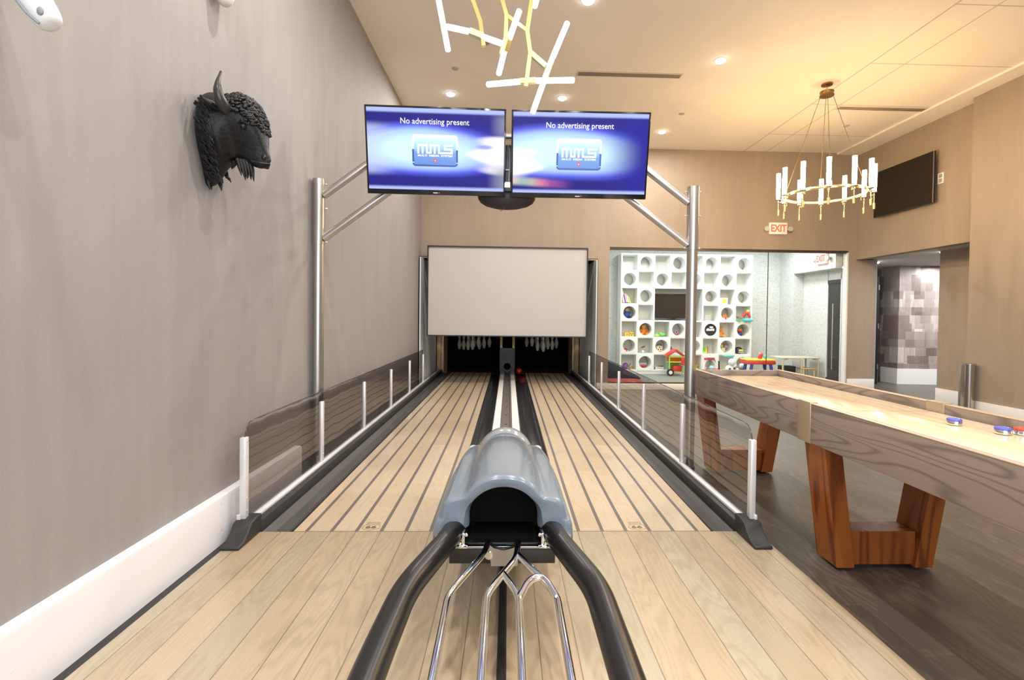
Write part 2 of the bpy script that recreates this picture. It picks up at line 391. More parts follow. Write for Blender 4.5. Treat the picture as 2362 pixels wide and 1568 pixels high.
# pins
PIN = M('white_pin', (.62, .60, .55), .25)
pin0 = empty('bowling_pin', (0, 0, 0))
prof = [(.0, 0), (.026, 0), (.03, .01), (.045, .06), (.0575, .115), (.058, .13), (.05, .17), (.034, .22), (.0255, .255), (.026, .27), (.031, .30), (.0325, .335), (.028, .36), (.016, .376), (0, .381)]
b = MB(); b.lathe((0, 0, 0), prof, 16); b.build('body', PIN, pin0)
b = MB()
for z in (.245, .275): b.lathe((0, 0, z), [(.0262, 0), (.0285, .003), (.0285, .008), (.0262, .011)], 14)
b.build('neck_stripe', M('red_stripe', (.35, .02, .02), .4), pin0)
b = MB(); b.tube([(0, 0, .38), (0, 0, 1.3)], .003, 5); b.build('string', M('black_cord', (.03, .03, .03), .8), pin0)
first = True
for lane, cxl, lb in ((0, -.90, 'white bowling pin hanging on a string above the left lane'), (1, .89, 'white bowling pin hanging on a string above the right lane')):
    for row in range(4):
        for k in range(row+1):
            x = cxl+(k-row/2)*.265; y = 12.62+row*.23; z = .50+random.uniform(-.02, .12)
            if first: p = pin0; p.location = (x, y, z); first = False
            else: p = dup(pin0, (x, y, z))
            tag(p, lb, 'bowling pin', 'bowling pins above the %s lane' % ('left' if lane == 0 else 'right'))

# ------------------------------------------------------------------ lanes & gutters
def lane(x0, x1, mat, lb, ex):
    t = empty('bowling_lane', ((x0+x1)/2, 3.25, -.08), lb, 'bowling lane')
    b = MB(); b.box(x0, x1, 3.249, 12.15, -.09, 0)
    o = b.build('lane_surface', mat, t)
    # object-space texture must follow world metres: use an offset-free mesh
    off = wloc(t)
    for v in o.data.vertices: v.co += off
    o.location = -off
    # faint road-shield mark printed by the foul line
    mk = M('mark_grey', (.22, .18, .13), .4)
    pts = [(-.36, .44), (-.30, .5), (-.12, .46), (0, .5), (.12, .46), (.30, .5), (.36, .44), (.31, .28), (.36, .14), (.46, -.02), (.47, -.2), (.36, -.36), (.16, -.42), (0, -.5), (-.16, -.42), (-.36, -.36), (-.47, -.2), (-.46, -.02), (-.36, .14), (-.31, .28)]
    cx_, cy_ = ex; s = .125
    def P2(p, k=1): return (cx_+p[0]*s*k, cy_+p[1]*s*1.05*k, .0012)
    b = MB(); b.rings([[P2(p) for p in pts]+[P2(pts[0])], [P2(p, .95) for p in pts]+[P2(pts[0], .95)]], cap=False, closed=False)
    for yv in (.18, .34):
        b.rings([[(cx_-.04, cy_+yv*s, .0012), (cx_+.04, cy_+yv*s, .0012)], [(cx_-.04, cy_+(yv+.03)*s, .0012), (cx_+.04, cy_+(yv+.03)*s, .0012)]], cap=False, closed=False)
    b.build('shield_outline', mk, t, smooth=False)
    b = text_bm('66', .055, .0003, .0012)
    for v in b.bm.verts: v.co = Vector((cx_-.002+v.co.x*1.35, cy_-.018+v.co.y, .0012+v.co.z))
    b.build('shield_number', M('mark_dark', (.10, .085, .07), .4), t, smooth=False)
    b = MB(); b.box(x0, x1, 3.241, 3.249, -.08, .0008); b.build('foul_line', M('foul_line_brown', (.17, .13, .09), .5), t)
lane(-1.375, -.40, mLaneL, 'left bowling lane of pale boards with grey stripes beside the wall', (-.893, 3.325))
lane(.415, 1.36, mLaneR, 'right bowling lane of pale boards with grey stripes nearer the shuffleboard table', (.882, 3.325))
mGut = M('glossy_black_gutter', (.035, .036, .038), .2, coat=.4)
mGutO = M('dark_grey_gutter', (.075, .073, .072), .32)
def gutter(x0, x1, mat, lb, d=.06, round_=True):
    t = empty('gutter', ((x0+x1)/2, 3.25, -.09), lb, 'gutter'); b = MB(); n = 12; top = []
    for k in range(n+1):
        u = k/n; x = x0+.012+(x1-x0-.024)*u
        z = -.006-d*(math.sin(PI*u)**.7 if round_ else min(1, 4*u, 4*(1-u)))
        top.append((x, z))
    pts = [(x0, -.09), (x0, -.002)]+top+[(x1, -.002), (x1, -.09)]
    b.prism(pts, 'y', 3.25, 12.15); b.build('channel', mat, t)
    for xa in (x0, x1-.01):
        b = MB(); b.box(xa, xa+.010, 3.25, 12.15, -.02, .0015); b.build('lip', mBlack, t)
gutter(-1.588, -1.378, mGutO, 'dark grey outer gutter between the wall fence and left lane', .03, False)
gutter(1.363, 1.528, mGutO, 'dark grey outer gutter between the right lane and right fence', .03, False)
gutter(-.397, -.19, mGut, 'glossy black gutter right of the left lane beside the ball return')
gutter(.165, .412, mGut, 'glossy black gutter left of the right lane beside the ball return')
t = empty('ball_track', (-.015, 3.95, -.09), 'narrow grey ball track edged by two white strips between the lanes', 'ball track')
b = MB(); b.box(-.19, .165, 3.95, 12.18, -.09, .02); b.build('bed', M('dark_bed', (.05, .05, .05), .4), t)
for x0, x1 in ((-.178, -.09), (.06, .15)):
    b = MB(); b.box(x0, x1, 3.95, 12.1, .02, .05, .003); b.build('white_strip', M('white_strip', (.78, .77, .75), .3), t)
b = MB(); b.prism([(-.09, .02), (-.09, .046), (-.07, .046), (-.055, .024), (-.015, .021), (.025, .024), (.04, .046), (.06, .046), (.06, .02)], 'y', 3.95, 12.18); b.build('channel', M('grey_track', (.24, .22, .20), .3, .5), t)
b = MB()
for k in range(14): b.box(-.03, .0, 4.0+k*.58, 4.012+k*.58, .022, .026)
b.build('joint', mBlack, t)
b = MB(); b.sphere((.27, 12.12, .05), .075, seg=20)
tag(b.build('bowling_ball', M('glossy_red', (.55, .012, .012), .15, coat=.6)), 'small red ball lying in the gutter beside the round return hole', 'ball')

# ------------------------------------------------------------------ fences
def glass_tint(name, tint, refl=1.0):
    m = bpy.data.materials.new(name); m.use_nodes = True; nt = m.node_tree; nt.nodes.clear()
    o = nt.nodes.new('ShaderNodeOutputMaterial'); mx = nt.nodes.new('ShaderNodeMixShader')
    tr = nt.nodes.new('ShaderNodeBsdfTransparent'); gl = nt.nodes.new('ShaderNodeBsdfGlossy'); fr = nt.nodes.new('ShaderNodeFresnel')
    tr.inputs[0].default_value = (*tint, 1); gl.inputs['Roughness'].default_value = .015; fr.inputs['IOR'].default_value = 1.5
    gl.inputs[0].default_value = (refl, refl, refl, 1)
    tcn = nt.nodes.new('ShaderNodeTexCoord'); nz = nt.nodes.new('ShaderNodeTexNoise'); nz.inputs['Scale'].default_value = 1.2
    nt.links.new(tcn.outputs['Object'], nz.inputs['Vector']); bp = nt.nodes.new('ShaderNodeBump'); bp.inputs['Distance'].default_value = .012
    bp.inputs['Strength'].default_value = .5; nt.links.new(nz.outputs['Fac'], bp.inputs['Height']); nt.links.new(bp.outputs[0], gl.inputs['Normal'])
    ge = nt.nodes.new('ShaderNodeNewGeometry'); inv = nt.nodes.new('ShaderNodeMath'); inv.operation = 'SUBTRACT'; inv.inputs[0].default_value = 1
    nt.links.new(ge.outputs['Backfacing'], inv.inputs[1]); mu = nt.nodes.new('ShaderNodeMath'); mu.operation = 'MULTIPLY'
    nt.links.new(fr.outputs[0], mu.inputs[0]); nt.links.new(inv.outputs[0], mu.inputs[1]); nt.links.new(mu.outputs[0], mx.inputs[0]); nt.links.new(tr.outputs[0], mx.inputs[1]); nt.links.new(gl.outputs[0], mx.inputs[2]); nt.links.new(mx.outputs[0], o.inputs[0])
    return m
mSmoke = glass_tint('smoked_acrylic', (.72, .70, .69))
mClear = glass_tint('clear_acrylic', (.86, .85, .84))
PY = [3.19, 4.49, 5.80, 7.12, 8.45, 9.77]
def fence(s, xr, mat, lb):
    t = empty('lane_fence', (xr, 3.1, -.1), lb, 'fence')
    cur = M('black_curb', (.03, .03, .032), .4)
    a, c = sorted((xr-s*.07, xr+s*.012))
    b = MB(); b.box(a, c, 3.2, 12.15, -.1, .065, .004); b.build('curb', cur, t)
    a, c = sorted((xr-s*.03, xr+s*.012))
    b = MB(); b.box(a, c, 3.17, 12.1, .065, .09, .006); b.build('rail', mAlu, t)
    b = MB(); xa = xr-s*.02
    b.rings([[(xa-.055, 3.22, z*.16-.02), (xa-.055, 3.14, z*.14-.02), (xa-.05, 3.08, z*.05-.02), (xa-.05, 2.98, z*.035-.0)] for z in (0, 1)], cap=False, closed=False)
    b.bm.clear()
    pr = [(3.26, -.0), (2.98, 0), (2.98, .02), (3.04, .026), (3.09, .06), (3.13, .105), (3.19, .118), (3.26, .118)]
    b.prism(pr, 'x', xa-.057, xa+.058); b.build('end_cap', mRub, t, bevel=.008)
    for i, y in enumerate(PY):
        b = MB(); b.box(xr-.019, xr+.019, y-.022, y+.022, .09, .625, .005); b.box(xr+s*.01, xr+s*.028, y-.03, y+.03, .09, .14, .003)
        p = b.build('post', mAlu, t)
        for z in (.16, .24, .60):
            b = MB(); b.sphere((xr+.0205, y, z), .006, seg=8); b.build('screw', mChrome, p)
    for i in range(5):
        y0, y1 = PY[i]+.004, PY[i+1]-.012; zt = .715
        if i == 0: pts = [(y1, .10), (y1, zt), (y0+.12, zt), (y0+.06, zt-.008), (y0+.02, zt-.04), (y0, zt-.09), (y0, .10)]
        else: pts = [(y1, .10), (y1, zt), (y0+.02, zt), (y0, zt-.02), (y0, .10)]
        b = MB(); b.prism(pts, 'x', xr-.003, xr+.003); b.build('panel', mat, t, smooth=False)
        b = MB(); b.tube([(xr, y, z) for y, z in pts[1:-1]], .0034, 6); b.build('panel_edge', M('dark_glass_edge', (.05, .045, .045), .2), t)
fence(-1, -1.66, mSmoke, 'low smoked clear lane fence with white posts along the left wall')
fence(1, 1.60, mClear, 'low clear lane fence with white posts beside the shuffleboard table')

# ------------------------------------------------------------------ gantry with monitors
t = empty('monitor_gantry', (0, 4.6, -.1), 'brushed steel arch of two tall posts and angled arms holding the monitors', 'frame')
for s, x in ((-1, -1.735), (1, 1.70)):
    b = MB(); b.cyl((x, 4.6, -.1), .049, 2.2, 32); p = b.build('post', mSteel, t)
    b = MB(); b.cyl((x, 4.6, 2.04), .0535, .585, 32); b.build('sleeve', mSteel, t)
    b = MB(); b.cyl((x, 4.6, -.1), .056, .12, 24); b.build('foot', mBlack, t)
    b = MB()
    for z in (2.58, 2.36, 2.06):
        for sx in ((1,) if s < 0 else (-1, 1)):
            b.cyl((x+(sx*.05 if sx > 0 else -.068), 4.6, z), .006, .018, 10, 'x'); b.sphere((x+sx*.07, 4.6, z), .011, seg=8)
    b.build('bolt', mChrome, t)
    for z0 in (2.48, 2.09):
        ln = .62; b = MB(); xe = x-s*.045
        dz = .745*(abs(xe)-.88)
        b.tube([(xe, 4.6, z0), (-s*-.88*1.0, 4.6, z0+dz)], .034, 20); b.build('arm', mSteel, t)
for z in (3.05, 2.66):
    b = MB(); b.tube([(-.89, 4.6, z), (.89, 4.6, z)], .034, 20); b.build('crossbar', mSteel, t)
b = MB(); b.box(-.055, .005, 4.47, 4.57, 2.52, 2.93, .004); b.build('cable_box', M('navy_black_metal', (.02, .022, .04), .35, .4), t)
b = MB(); b.box(-.05, 0, 4.46, 4.5, 2.55, 2.6, .003); b.build('connector', M('white_plastic', (.8, .8, .8), .3), t)
b = MB(); b.box(-.047, -.003, 4.455, 4.472, 2.70, 2.71); b.tube([(-.01, 4.46, 2.9), (-.006, 4.45, 2.75), (-.012, 4.46, 2.6)], .004, 6); b.build('cable', M('grey_cable', (.25, .25, .27), .4), t)
t = empty('speaker', (-.03, 4.62, 2.38), 'wide black curved speaker hanging under the two monitors', 'speaker')
b = MB(); b.lathe((-.03, 4.62, 2.53), [(0, 0), (.262, 0), (.268, -.02), (.262, -.05), (.24, -.085), (.19, -.115), (.11, -.135), (.04, -.143), (0, -.145)], 40, 1, .42); b.build('body', M('charcoal_plastic', (.022, .018, .02), .55), t)
b = MB(); b.tube([(-.12, 4.55, 2.41), (-.10, 4.54, 2.375), (-.075, 4.54, 2.36), (-.055, 4.54, 2.38), (-.055, 4.55, 2.41)], .0025, 6); b.build('cable', mBlack, t)
b = MB(); b.box(-.06, 0, 4.6, 4.64, 2.52, 2.66); b.build('bracket', mBlack, t)

def smooth(a, b, x):
    t = max(0, min(1, (x-a)/(b-a))); return t*t*(3-2*t)
def scr(u, v, flip):
    """picture shown on the score monitors: blue swirl (u right, v up, 0..1)"""
    import math as m_
    def mixc(a, b, t): return [a[i]*(1-t)+b[i]*t for i in range(3)]
    c = [.012, .010, .20]
    c = mixc(c, [.02, .02, .50], smooth(.5, .0, abs(v-.5)) * .6)
    cx0, cy0, rx, ry = ((.36, .50, .75, .30) if flip else (.40, .49, .58, .29))
    d = m_.hypot((u-cx0)/rx, (v-cy0-.02*m_.sin(u*5))/ry)
    c = mixc(c, [.10, .12, .80], smooth(1.25, .95, d)); c = mixc(c, [.42, .60, .98], smooth(1.05, .75, d)); c = mixc(c, [.66, .95, 1.0], smooth(.85, .35, d))
    if not flip:
        c = mixc(c, [.62, .70, 1.0], .6*smooth(.25, 0, u)*smooth(.35, .25, abs(v-.5)))
        e = m_.hypot((u-1.02)/.30, (v-.46)/.27) + .13*m_.sin(v*31+u*4); c = mixc(c, [1.0, .96, 1.0], smooth(1.0, .62, e))
        c = mixc(c, [.30, .32, .42], .75*smooth(.86, 1, u)*smooth(.3, .1, abs(v-.12)))
        c = mixc(c, [.35, .36, .45], .6*smooth(.88, 1, u)*smooth(.2, .05, abs(v-.82)))
        c = mixc(c, [.25, .25, .8], .8*smooth(1, .3, m_.hypot((u-.86)/.09, (v-.55)/.04)))
    else:
        e = m_.hypot((u+.05)/.30, (v-.36)/.24) + .13*m_.sin(v*31+1); c = mixc(c, [1.0, .97, 1.0], smooth(1.0, .6, e))
        k = smooth(.35, .1, abs(u-.13))*smooth(.075, .02, abs(v-.15+.1*u))
        L_ = [[.75, .6, .5], [.35, .55, .5], [.6, .55, .45], [.75, .25, .35], [.45, .1, .4]]; q_ = min(3.999, u*14); i_ = int(q_); rb = mixc(L_[i_], L_[i_+1], q_-i_)
        c = mixc(c, rb, k*.8)
        c = mixc(c, [.012, .012, .30], smooth(.62, 1.0, u))
    c = mixc(c, [.42, .50, 1.0], max(smooth(.935, .965, v), smooth(.055, .02, v)))
    return c
def emis(name, c, s=1):
    m = bpy.data.materials.get(name)
    if m: return m
    m = bpy.data.materials.new(name); m.use_nodes = True; nt = m.node_tree; b = nt.nodes['Principled BSDF']
    b.inputs['Base Color'].default_value = (0.01, .01, .01, 1); b.inputs['Emission Color'].default_value = (*c, 1); b.inputs['Emission Strength'].default_value = s; b.inputs['Roughness'].default_value = .3
    return m
msc = bpy.data.materials.new('lit_screen'); msc.use_nodes = True; nt = msc.node_tree; bb = nt.nodes['Principled BSDF']
at = nt.nodes.new('ShaderNodeVertexColor'); at.layer_name = 'picture'; nt.links.new(at.outputs[0], bb.inputs['Emission Color'])
bb.inputs['Emission Strength'].default_value = 1.15; bb.inputs['Base Color'].default_value = (.005, .005, .005, 1); bb.inputs['Roughness'].default_value = .5; bb.inputs['Specular IOR Level'].default_value = .15
def rrect(w, h, r, n=6):
    p = []
    for cx_, cz_, a0 in ((w-r, h-r, 0), (-w+r, h-r, 90), (-w+r, -h+r, 180), (w-r, -h+r, 270)):
        for k in range(n+1):
            a = math.radians(a0+90*k/n); p.append((cx_+r*math.cos(a), cz_+r*math.sin(a)))
    return p
def strokes(b, polys, r, y0, y1):
    """flat ribbons in the XZ plane with square joints"""
    for pl in polys:
        for (a, c) in zip(pl[:-1], pl[1:]):
            xa, xb = sorted((a[0], c[0])); za, zb = sorted((a[1], c[1]))
            b.box(xa-r, xb+r, y0, y1, za-r, zb+r)
def monitor(cx_, cz_, flip, lb, rz):
    t = empty('monitor', (cx_, 4.4, cz_), lb, 'monitor')
    t.rotation_euler = (math.radians(11), 0, rz)
    wd, ht = 1.212, .735
    b = MB(); b.box(-wd/2, wd/2, 0, .045, -ht/2, ht/2, .004); b.box(-.3, .3, .045, .09, -.22, .2, .01); b.build('housing', M('black_gloss_plastic', (.008, .008, .012), .12), t, local=True)
    b = MB(); b.box(-.2, .2, .09, .2, -.04, .04); b.build('wall_mount', mBlack, t, local=True)
    x0, x1, z0, z1 = -wd/2+.016, wd/2-.016, -ht/2+.042, ht/2-.018
    nx, nz = 150, 90; b = MB()
    vs = [[b.bm.verts.new((x0+(x1-x0)*i/nx, -.001, z0+(z1-z0)*j/nz)) for i in range(nx+1)] for j in range(nz+1)]
    for j in range(nz):
        for i in range(nx): b.bm.faces.new((vs[j][i], vs[j][i+1], vs[j+1][i+1], vs[j+1][i]))
    sc_ = b.build('screen', msc, t, local=True, smooth=False)
    ca = sc_.data.color_attributes.new('picture', 'FLOAT_COLOR', 'POINT')
    for v in sc_.data.vertices:
        c = scr((v.co.x-x0)/(x1-x0), (v.co.z-z0)/(z1-z0), flip); ca.data[v.index].color = (*c, 1)
    lx = -.01 if not flip else -.01
    b = text_bm('No advertising present', .068, .0006, .0004)
    for v in b.bm.verts: v.co = Vector((lx+v.co.x*.94, -.003+v.co.z, .243+v.co.y))
    b.build('screen_caption', emis('white_glow', (1, 1, 1), 1.1), sc_, local=True, smooth=False)
    lz = .005
    def plate(w_, h_, r_, y, z, n=6):
        b = MB(); b.prism([(lx+p[0], z+p[1]) for p in rrect(w_, h_, r_)], 'y', y, y-.0005); return b
    # badge: white upper rim, blue lower rim
    b = MB(); pr = rrect(.198, .132, .03); inn_ = rrect(.182, .117, .012)
    top = [i for i in range(len(pr))]
    ring = lambda cond: [i for i in top if cond(pr[i])]
    def rim(cond, y, nm, mt):
        b = MB(); n = len(pr)
        for i in range(n):
            j = (i+1) % n
            za, zb = pr[i][1], pr[j][1]
            if cond(za) and cond(zb):
                f = [(lx+p[0], y, lz+p[1]) for p in (pr[i], pr[j], inn_[j], inn_[i])]
                b.bm.faces.new([b.bm.verts.new(q) for q in f])
        sg = 1 if cond(1) else -1
        for sx in (-1, 1):
            a = [(sx*.198, 0), (sx*.182, 0), (sx*.182, sg*.106), (sx*.198, sg*.104)]
            b.bm.faces.new([b.bm.verts.new((lx+p[0], y, lz+.01+p[1])) for p in a])
        b.build(nm, mt, sc_, local=True, smooth=False)
    rim(lambda z: z > 0, -.0028, 'badge_rim', emis('white_glow', (1, 1, 1), 1.1))
    rim(lambda z: z < 0, -.0028, 'badge_rim', emis('blue_glow', (.02, .06, .42), 1))
    g = G('badge_face', .3); zz = g.z
    g.col((0.01, .01, .01)); cc = g.ramp(g.f('DIVIDE', g.f('ADD', zz, .115), .24), [(.0, (.10, .26, .72)), (.42, (.16, .36, .80)), (.58, (.32, .70, .88)), (.85, (.66, .95, .97)), (1, (.9, 1, 1))])
    g._in(g.b.inputs['Emission Color'], cc); g.b.inputs['Emission Strength'].default_value = 1
    b = plate(.183, .118, .012, -.0018, lz); b.build('badge', g.m, sc_, local=True, smooth=False)
    # letters m m s as joined strokes
    b = MB(); y0, y1 = -.0032, -.0026; r = .0085; zt_, zb_ = lz+.045, lz-.018
    X_ = [lx-.145+.0335*k for k in range(0, 6)]
    strokes(b, [[(X_[0], zb_), (X_[0], zt_)], [(X_[0], zt_), (X_[2], zt_)], [(X_[1]+.004, zb_), (X_[1]+.004, zt_)], [(X_[2]+.008, zt_), (X_[2]+.008, zb_)],
                [(X_[2]+.008, zb_), (X_[3]+.006, zb_)], [(X_[3]+.006, zb_), (X_[3]+.006, zt_)], [(X_[3]+.006, zt_), (X_[5]+.012, zt_)], [(X_[4]+.008, zb_), (X_[4]+.008, zt_)], [(X_[5]+.012, zb_), (X_[5]+.012, zt_)],
                [(X_[5]+.012, zb_), (lx+.145, zb_)], [(lx+.145, zb_), (lx+.145, lz+.013)], [(lx+.145, lz+.013), (lx+.085, lz+.013)], [(lx+.085, lz+.013), (lx+.085, zt_)], [(lx+.085, zt_), (lx+.147, zt_)]], r, y0, y1)
    b.build('badge_letters', emis('white_glow', (1, 1, 1), 1.1), sc_, local=True, smooth=False)
    b = text_bm('MULTI  MEDIA  SYSTEM', .021, .0004, .0008)
    k = .30/max(1e-3, (max(v.co.x for v in b.bm.verts)-min(v.co.x for v in b.bm.verts)))
    for v in b.bm.verts: v.co = Vector((lx+v.co.x*k, -.003+v.co.z, lz-.042+v.co.y))
    b.build('badge_words', emis('white_glow', (1, 1, 1), 1.1), sc_, local=True, smooth=False)
    b = MB(); b.prism([(lx, lz-.098), (lx-.017, lz-.08), (lx-.012, lz-.068), (lx+.012, lz-.068), (lx+.017, lz-.08)], 'y', -.0028, -.0023)
    b.build('badge_emblem', emis('red_glow', (1, .03, .12), 1), sc_, local=True, smooth=False)
    b = MB(); b.prism([(lx, lz-.089), (lx-.005, lz-.08), (lx, lz-.074), (lx+.005, lz-.08)], 'y', -.0036, -.0030)
    b.build('badge_emblem', emis('white_glow', (1, 1, 1), 1.1), sc_, local=True, smooth=False)
    b = MB(); b.box(lx-.022, lx+.02, -.002, 0, -ht/2+.013, -ht/2+.021); b.build('maker_mark', M('pale_mark', (.5, .5, .5), .4), t, local=True)
    b = MB(); b.box(lx+.026, lx+.036, -.002, 0, -ht/2+.014, -ht/2+.022); b.build('maker_mark', M('red_mark', (.6, .03, .05), .4), t, local=True)
monitor(-.648, 2.835, False, 'left of the two blue glowing monitors, white glare at its right edge', math.radians(1.2))
monitor(.612, 2.830, True, 'right of the two blue glowing monitors, dark blue at its right edge', math.radians(-.6))

# ------------------------------------------------------------------ ball return
HX = -.012
t = empty('ball_return', (HX, 2.6, 0), 'blue-grey hooded ball return with two fat black rails and chrome ball rack', 'ball return')
mHood = M('blue_grey_gloss', (.17, .21, .26), .2, coat=.25)
def hood_sec(y, k, hz, skirt, crest=.30):
    """outer half profile: skirt -> shoulder -> central ridge"""
    P = [(.302, skirt), (.300, .50), (.296, .532), (.284, .545), (.270, .548), (.266, .58), (.258, .615), (.240, .632), (.205, .636), (.176, .640), (.158, .655), (.138, .682), (.108, .706), (.074, .722), (.036, .730), (0, .732)]
    out = []
    for x, z in P: out.append((x*k, skirt+(z-skirt)*hz))
    full = [(-x, z) for x, z in out]+[(x, z) for x, z in reversed(out[:-1])]
    return [(HX+x, y, z) for x, z in full]
secs = [(2.10, .985, 1.0, .46), (2.115, 1.0, 1.012, .455), (2.2, 1.0, 1.005, .44), (2.5, 1.0, .965, .40), (2.8, .995, .915, .36), (3.05, .97, .85, .33), (3.25, .90, .775, .31), (3.36, .83, .72, .30), (3.42, .76, .66, .30)]
b = MB(); rr = [hood_sec(y, k, hz, sk) for y, k, hz, sk in secs]
b.rings(rr, cap=False, closed=False)
# front face with arched opening
n = len(rr[0]); arch = []
for i in range(n):
    u = i/(n-1)
    if u < .16: arch.append((-.146, 2.10, .50+(.56-.50)*u/.16))
    elif u > .84: arch.append((.146, 2.10, .50+(.56-.50)*(1-u)/.16))
    else:
        a = PI*(1-(u-.16)/.68); arch.append((.146*math.cos(a), 2.10, .553+.123*math.sin(a)))
arch = [(HX+x, y, z) for x, y, z in arch]
fo = [(x, y, max(z, .50)) for x, y, z in rr[0]]
b.rings([rr[0], fo], cap=False, closed=False)
b.rings([fo, arch, [(x, 2.2, z) for x, y, z in arch]], cap=False, closed=False)
bmesh.ops.remove_doubles(b.bm, verts=b.bm.verts, dist=.0004)
o = b.build('hood', mHood, t, angle=32)
sm = o.modifiers.new('s', 'SOLIDIFY'); sm.thickness = .008; sm.offset = -1
ss = o.modifiers.new('ss', 'SUBSURF'); ss.levels = 1; ss.render_levels = 1
b = MB(); b.rings([[(x, 2.2, z) for x, y, z in arch], [(x, 2.75, z) for x, y, z in arch]], closed=False, cap=True)
b.box(HX-.17, HX+.17, 2.12, 2.8, .44, .455);  b.build('hood_lining', mBlackM, t)
b = MB(); b.box(HX-.165, HX+.165, 2.08, 2.9, .452, .462, .003); b.build('ball_tray', M('black_gloss_tray', (.006, .006, .007), .12), t)
b = MB()
pts = [(HX+.205*math.cos(a), .42+.205*math.sin(a)) for a in [PI*k/20 for k in range(21)]]
S2 = []
for y, k, dz in ((3.39, .97, -.012), (3.42, 1.0, .0), (3.50, 1.0, .0), (3.53, .97, -.015), (3.62, .93, -.05), (3.8, .86, -.13), (4.0, .78, -.24)):
    S2.append([(HX+.215*k*math.cos(a), y, .30+dz+(.33+dz*.3)*math.sin(a)**.8) for a in [PI*j/20 for j in range(21)]])
b.rings(S2, closed=True); b.build('tail_cover', M('pale_grey_gloss', (.26, .28, .31), .22, coat=.25), t)
for s in (-1, 1):
    b = MB(); b.sphere((HX+s*.218, 3.40, .50), .032, 1, 1.3, .8, seg=14); b.build('latch_cap', M('light_grey_gloss', (.5, .53, .57), .15, coat=.5), t)
b = MB(); b.box(HX-.165, HX+.17, 2.88, 3.9, 0.0, .40, .02); b.box(HX-.09, HX+.09, 2.84, 2.9, 0.0, .42, .01); b.build('pedestal', M('black_pedestal', (.02, .02, .022), .4), t)
b = MB(); b.box(HX-.225, HX+.22, 2.075, 2.12, .375, .445, .004); b.build('cross_bar', M('black_gloss_bar', (.012, .012, .014), .25), t)
b = MB(); b.box(HX-.225, HX+.22, 2.072, 2.085, .440, .450, .002); b.build('bar_edge', M('bar_edge_steel', (.4, .42, .45), .2, 1), t)
def bend(pts, r, n=6):
    P = [Vector(p) for p in pts]; out = [P[0]]
    for i in range(1, len(P)-1):
        a, c = (P[i-1]-P[i]), (P[i+1]-P[i]); d = min(r, a.length*.45, c.length*.45)
        A, C = P[i]+a.normalized()*d, P[i]+c.normalized()*d
        for k in range(n+1):
            q = k/n; out.append(A*(1-q)**2+P[i]*2*q*(1-q)+C*q*q)
    out.append(P[-1]); return out
mRail = M('satin_black_tube', (.010, .009, .009), .3)
for s in (-1, 1):
    e = .004 if s < 0 else -.006
    b = MB(); b.tube(bend([(HX+s*.195, 2.28, .49), (HX+s*.215, 2.06, .50), (HX+s*.322, 1.655, .50), (HX+s*(.33+e), 1.3, .50), (HX+s*(.33+e), .62, .50)], .10), .0455, 24); b.build('side_rail', mRail, t)
CR = .0125
def chrome(paths, name='rack_rod'):
    b = MB()
    for p in paths: b.tube(bend([(x, y, z) for x, y, z in p], .05, 5), CR, 14)
    return b.build(name, mChrome, t)
zr = .47
chrome([[(-.073, 2.07, zr), (-.084, 1.975, zr), (-.194, 1.675, zr), (-.189, 1.3, zr), (-.183, .65, zr)]])
chrome([[(.052, 2.07, zr), (.040, 1.93, zr), (-.064, 1.677, zr), (-.062, 1.3, zr), (-.057, .65, zr)], [(-.008, 1.81, zr), (.045, 1.676, zr), (.047, 1.3, zr), (.045, .65, zr)]])
chrome([[(.050, 1.955, zr), (.131, 1.773, zr), (.176, 1.675, zr), (.176, 1.3, zr), (.174, .65, zr)], [(.047, 1.65, zr+.004), (.075, 1.727, zr+.01), (.101, 1.761, zr+.012), (.131, 1.765, zr+.012), (.151, 1.727, zr+.01), (.172, 1.65, zr+.004)]])
b = MB(); b.prism([(-.072, .472), (-.05, .455), (-.01, .445), (.03, .455), (.052, .472), (.05, .38), (-.06, .38)], 'y', 2.045, 2.065); b.build('gusset', M('gusset_steel', (.5, .5, .5), .25, 1), t)
b = MB()
for x in (-.075, ): b.cyl((x+.005, 2.04, .425), .016, .02, 14, 'y')
b.build('bolt', mChrome, t)
for s in (-1, 1):
    b = MB(); xx = HX+s*.165
    b.box(xx-.006, xx+.006, 2.06, 2.1, .45, .51, .002); b.box(xx-.018, xx+.018, 2.055, 2.075, .448, .462, .002); b.sphere((xx-s*.012, 2.07, .50), .009, seg=8); b.sphere((xx+s*.014, 2.07, .50), .009, seg=8); b.sphere((xx+s*.014, 2.065, .466), .009, seg=8)
    b.build('bracket', mChrome, t)
b = MB(); b.box(HX-.20, HX+.20, .60, .66, .0, .46, .01); b.box(HX-.38, HX+.38, .60, .66, .40, .47, .01); b.build('front_stand', M('black_pedestal'), t)
b = MB(); b.box(-.031, .007, .3, 2.84, 0.001, .014, .004)
tag(b.build('cable_cover', M('black_strip', (.012, .012, .012), .55)), 'flat black cable cover strip on the floor under the rack', 'cable cover')

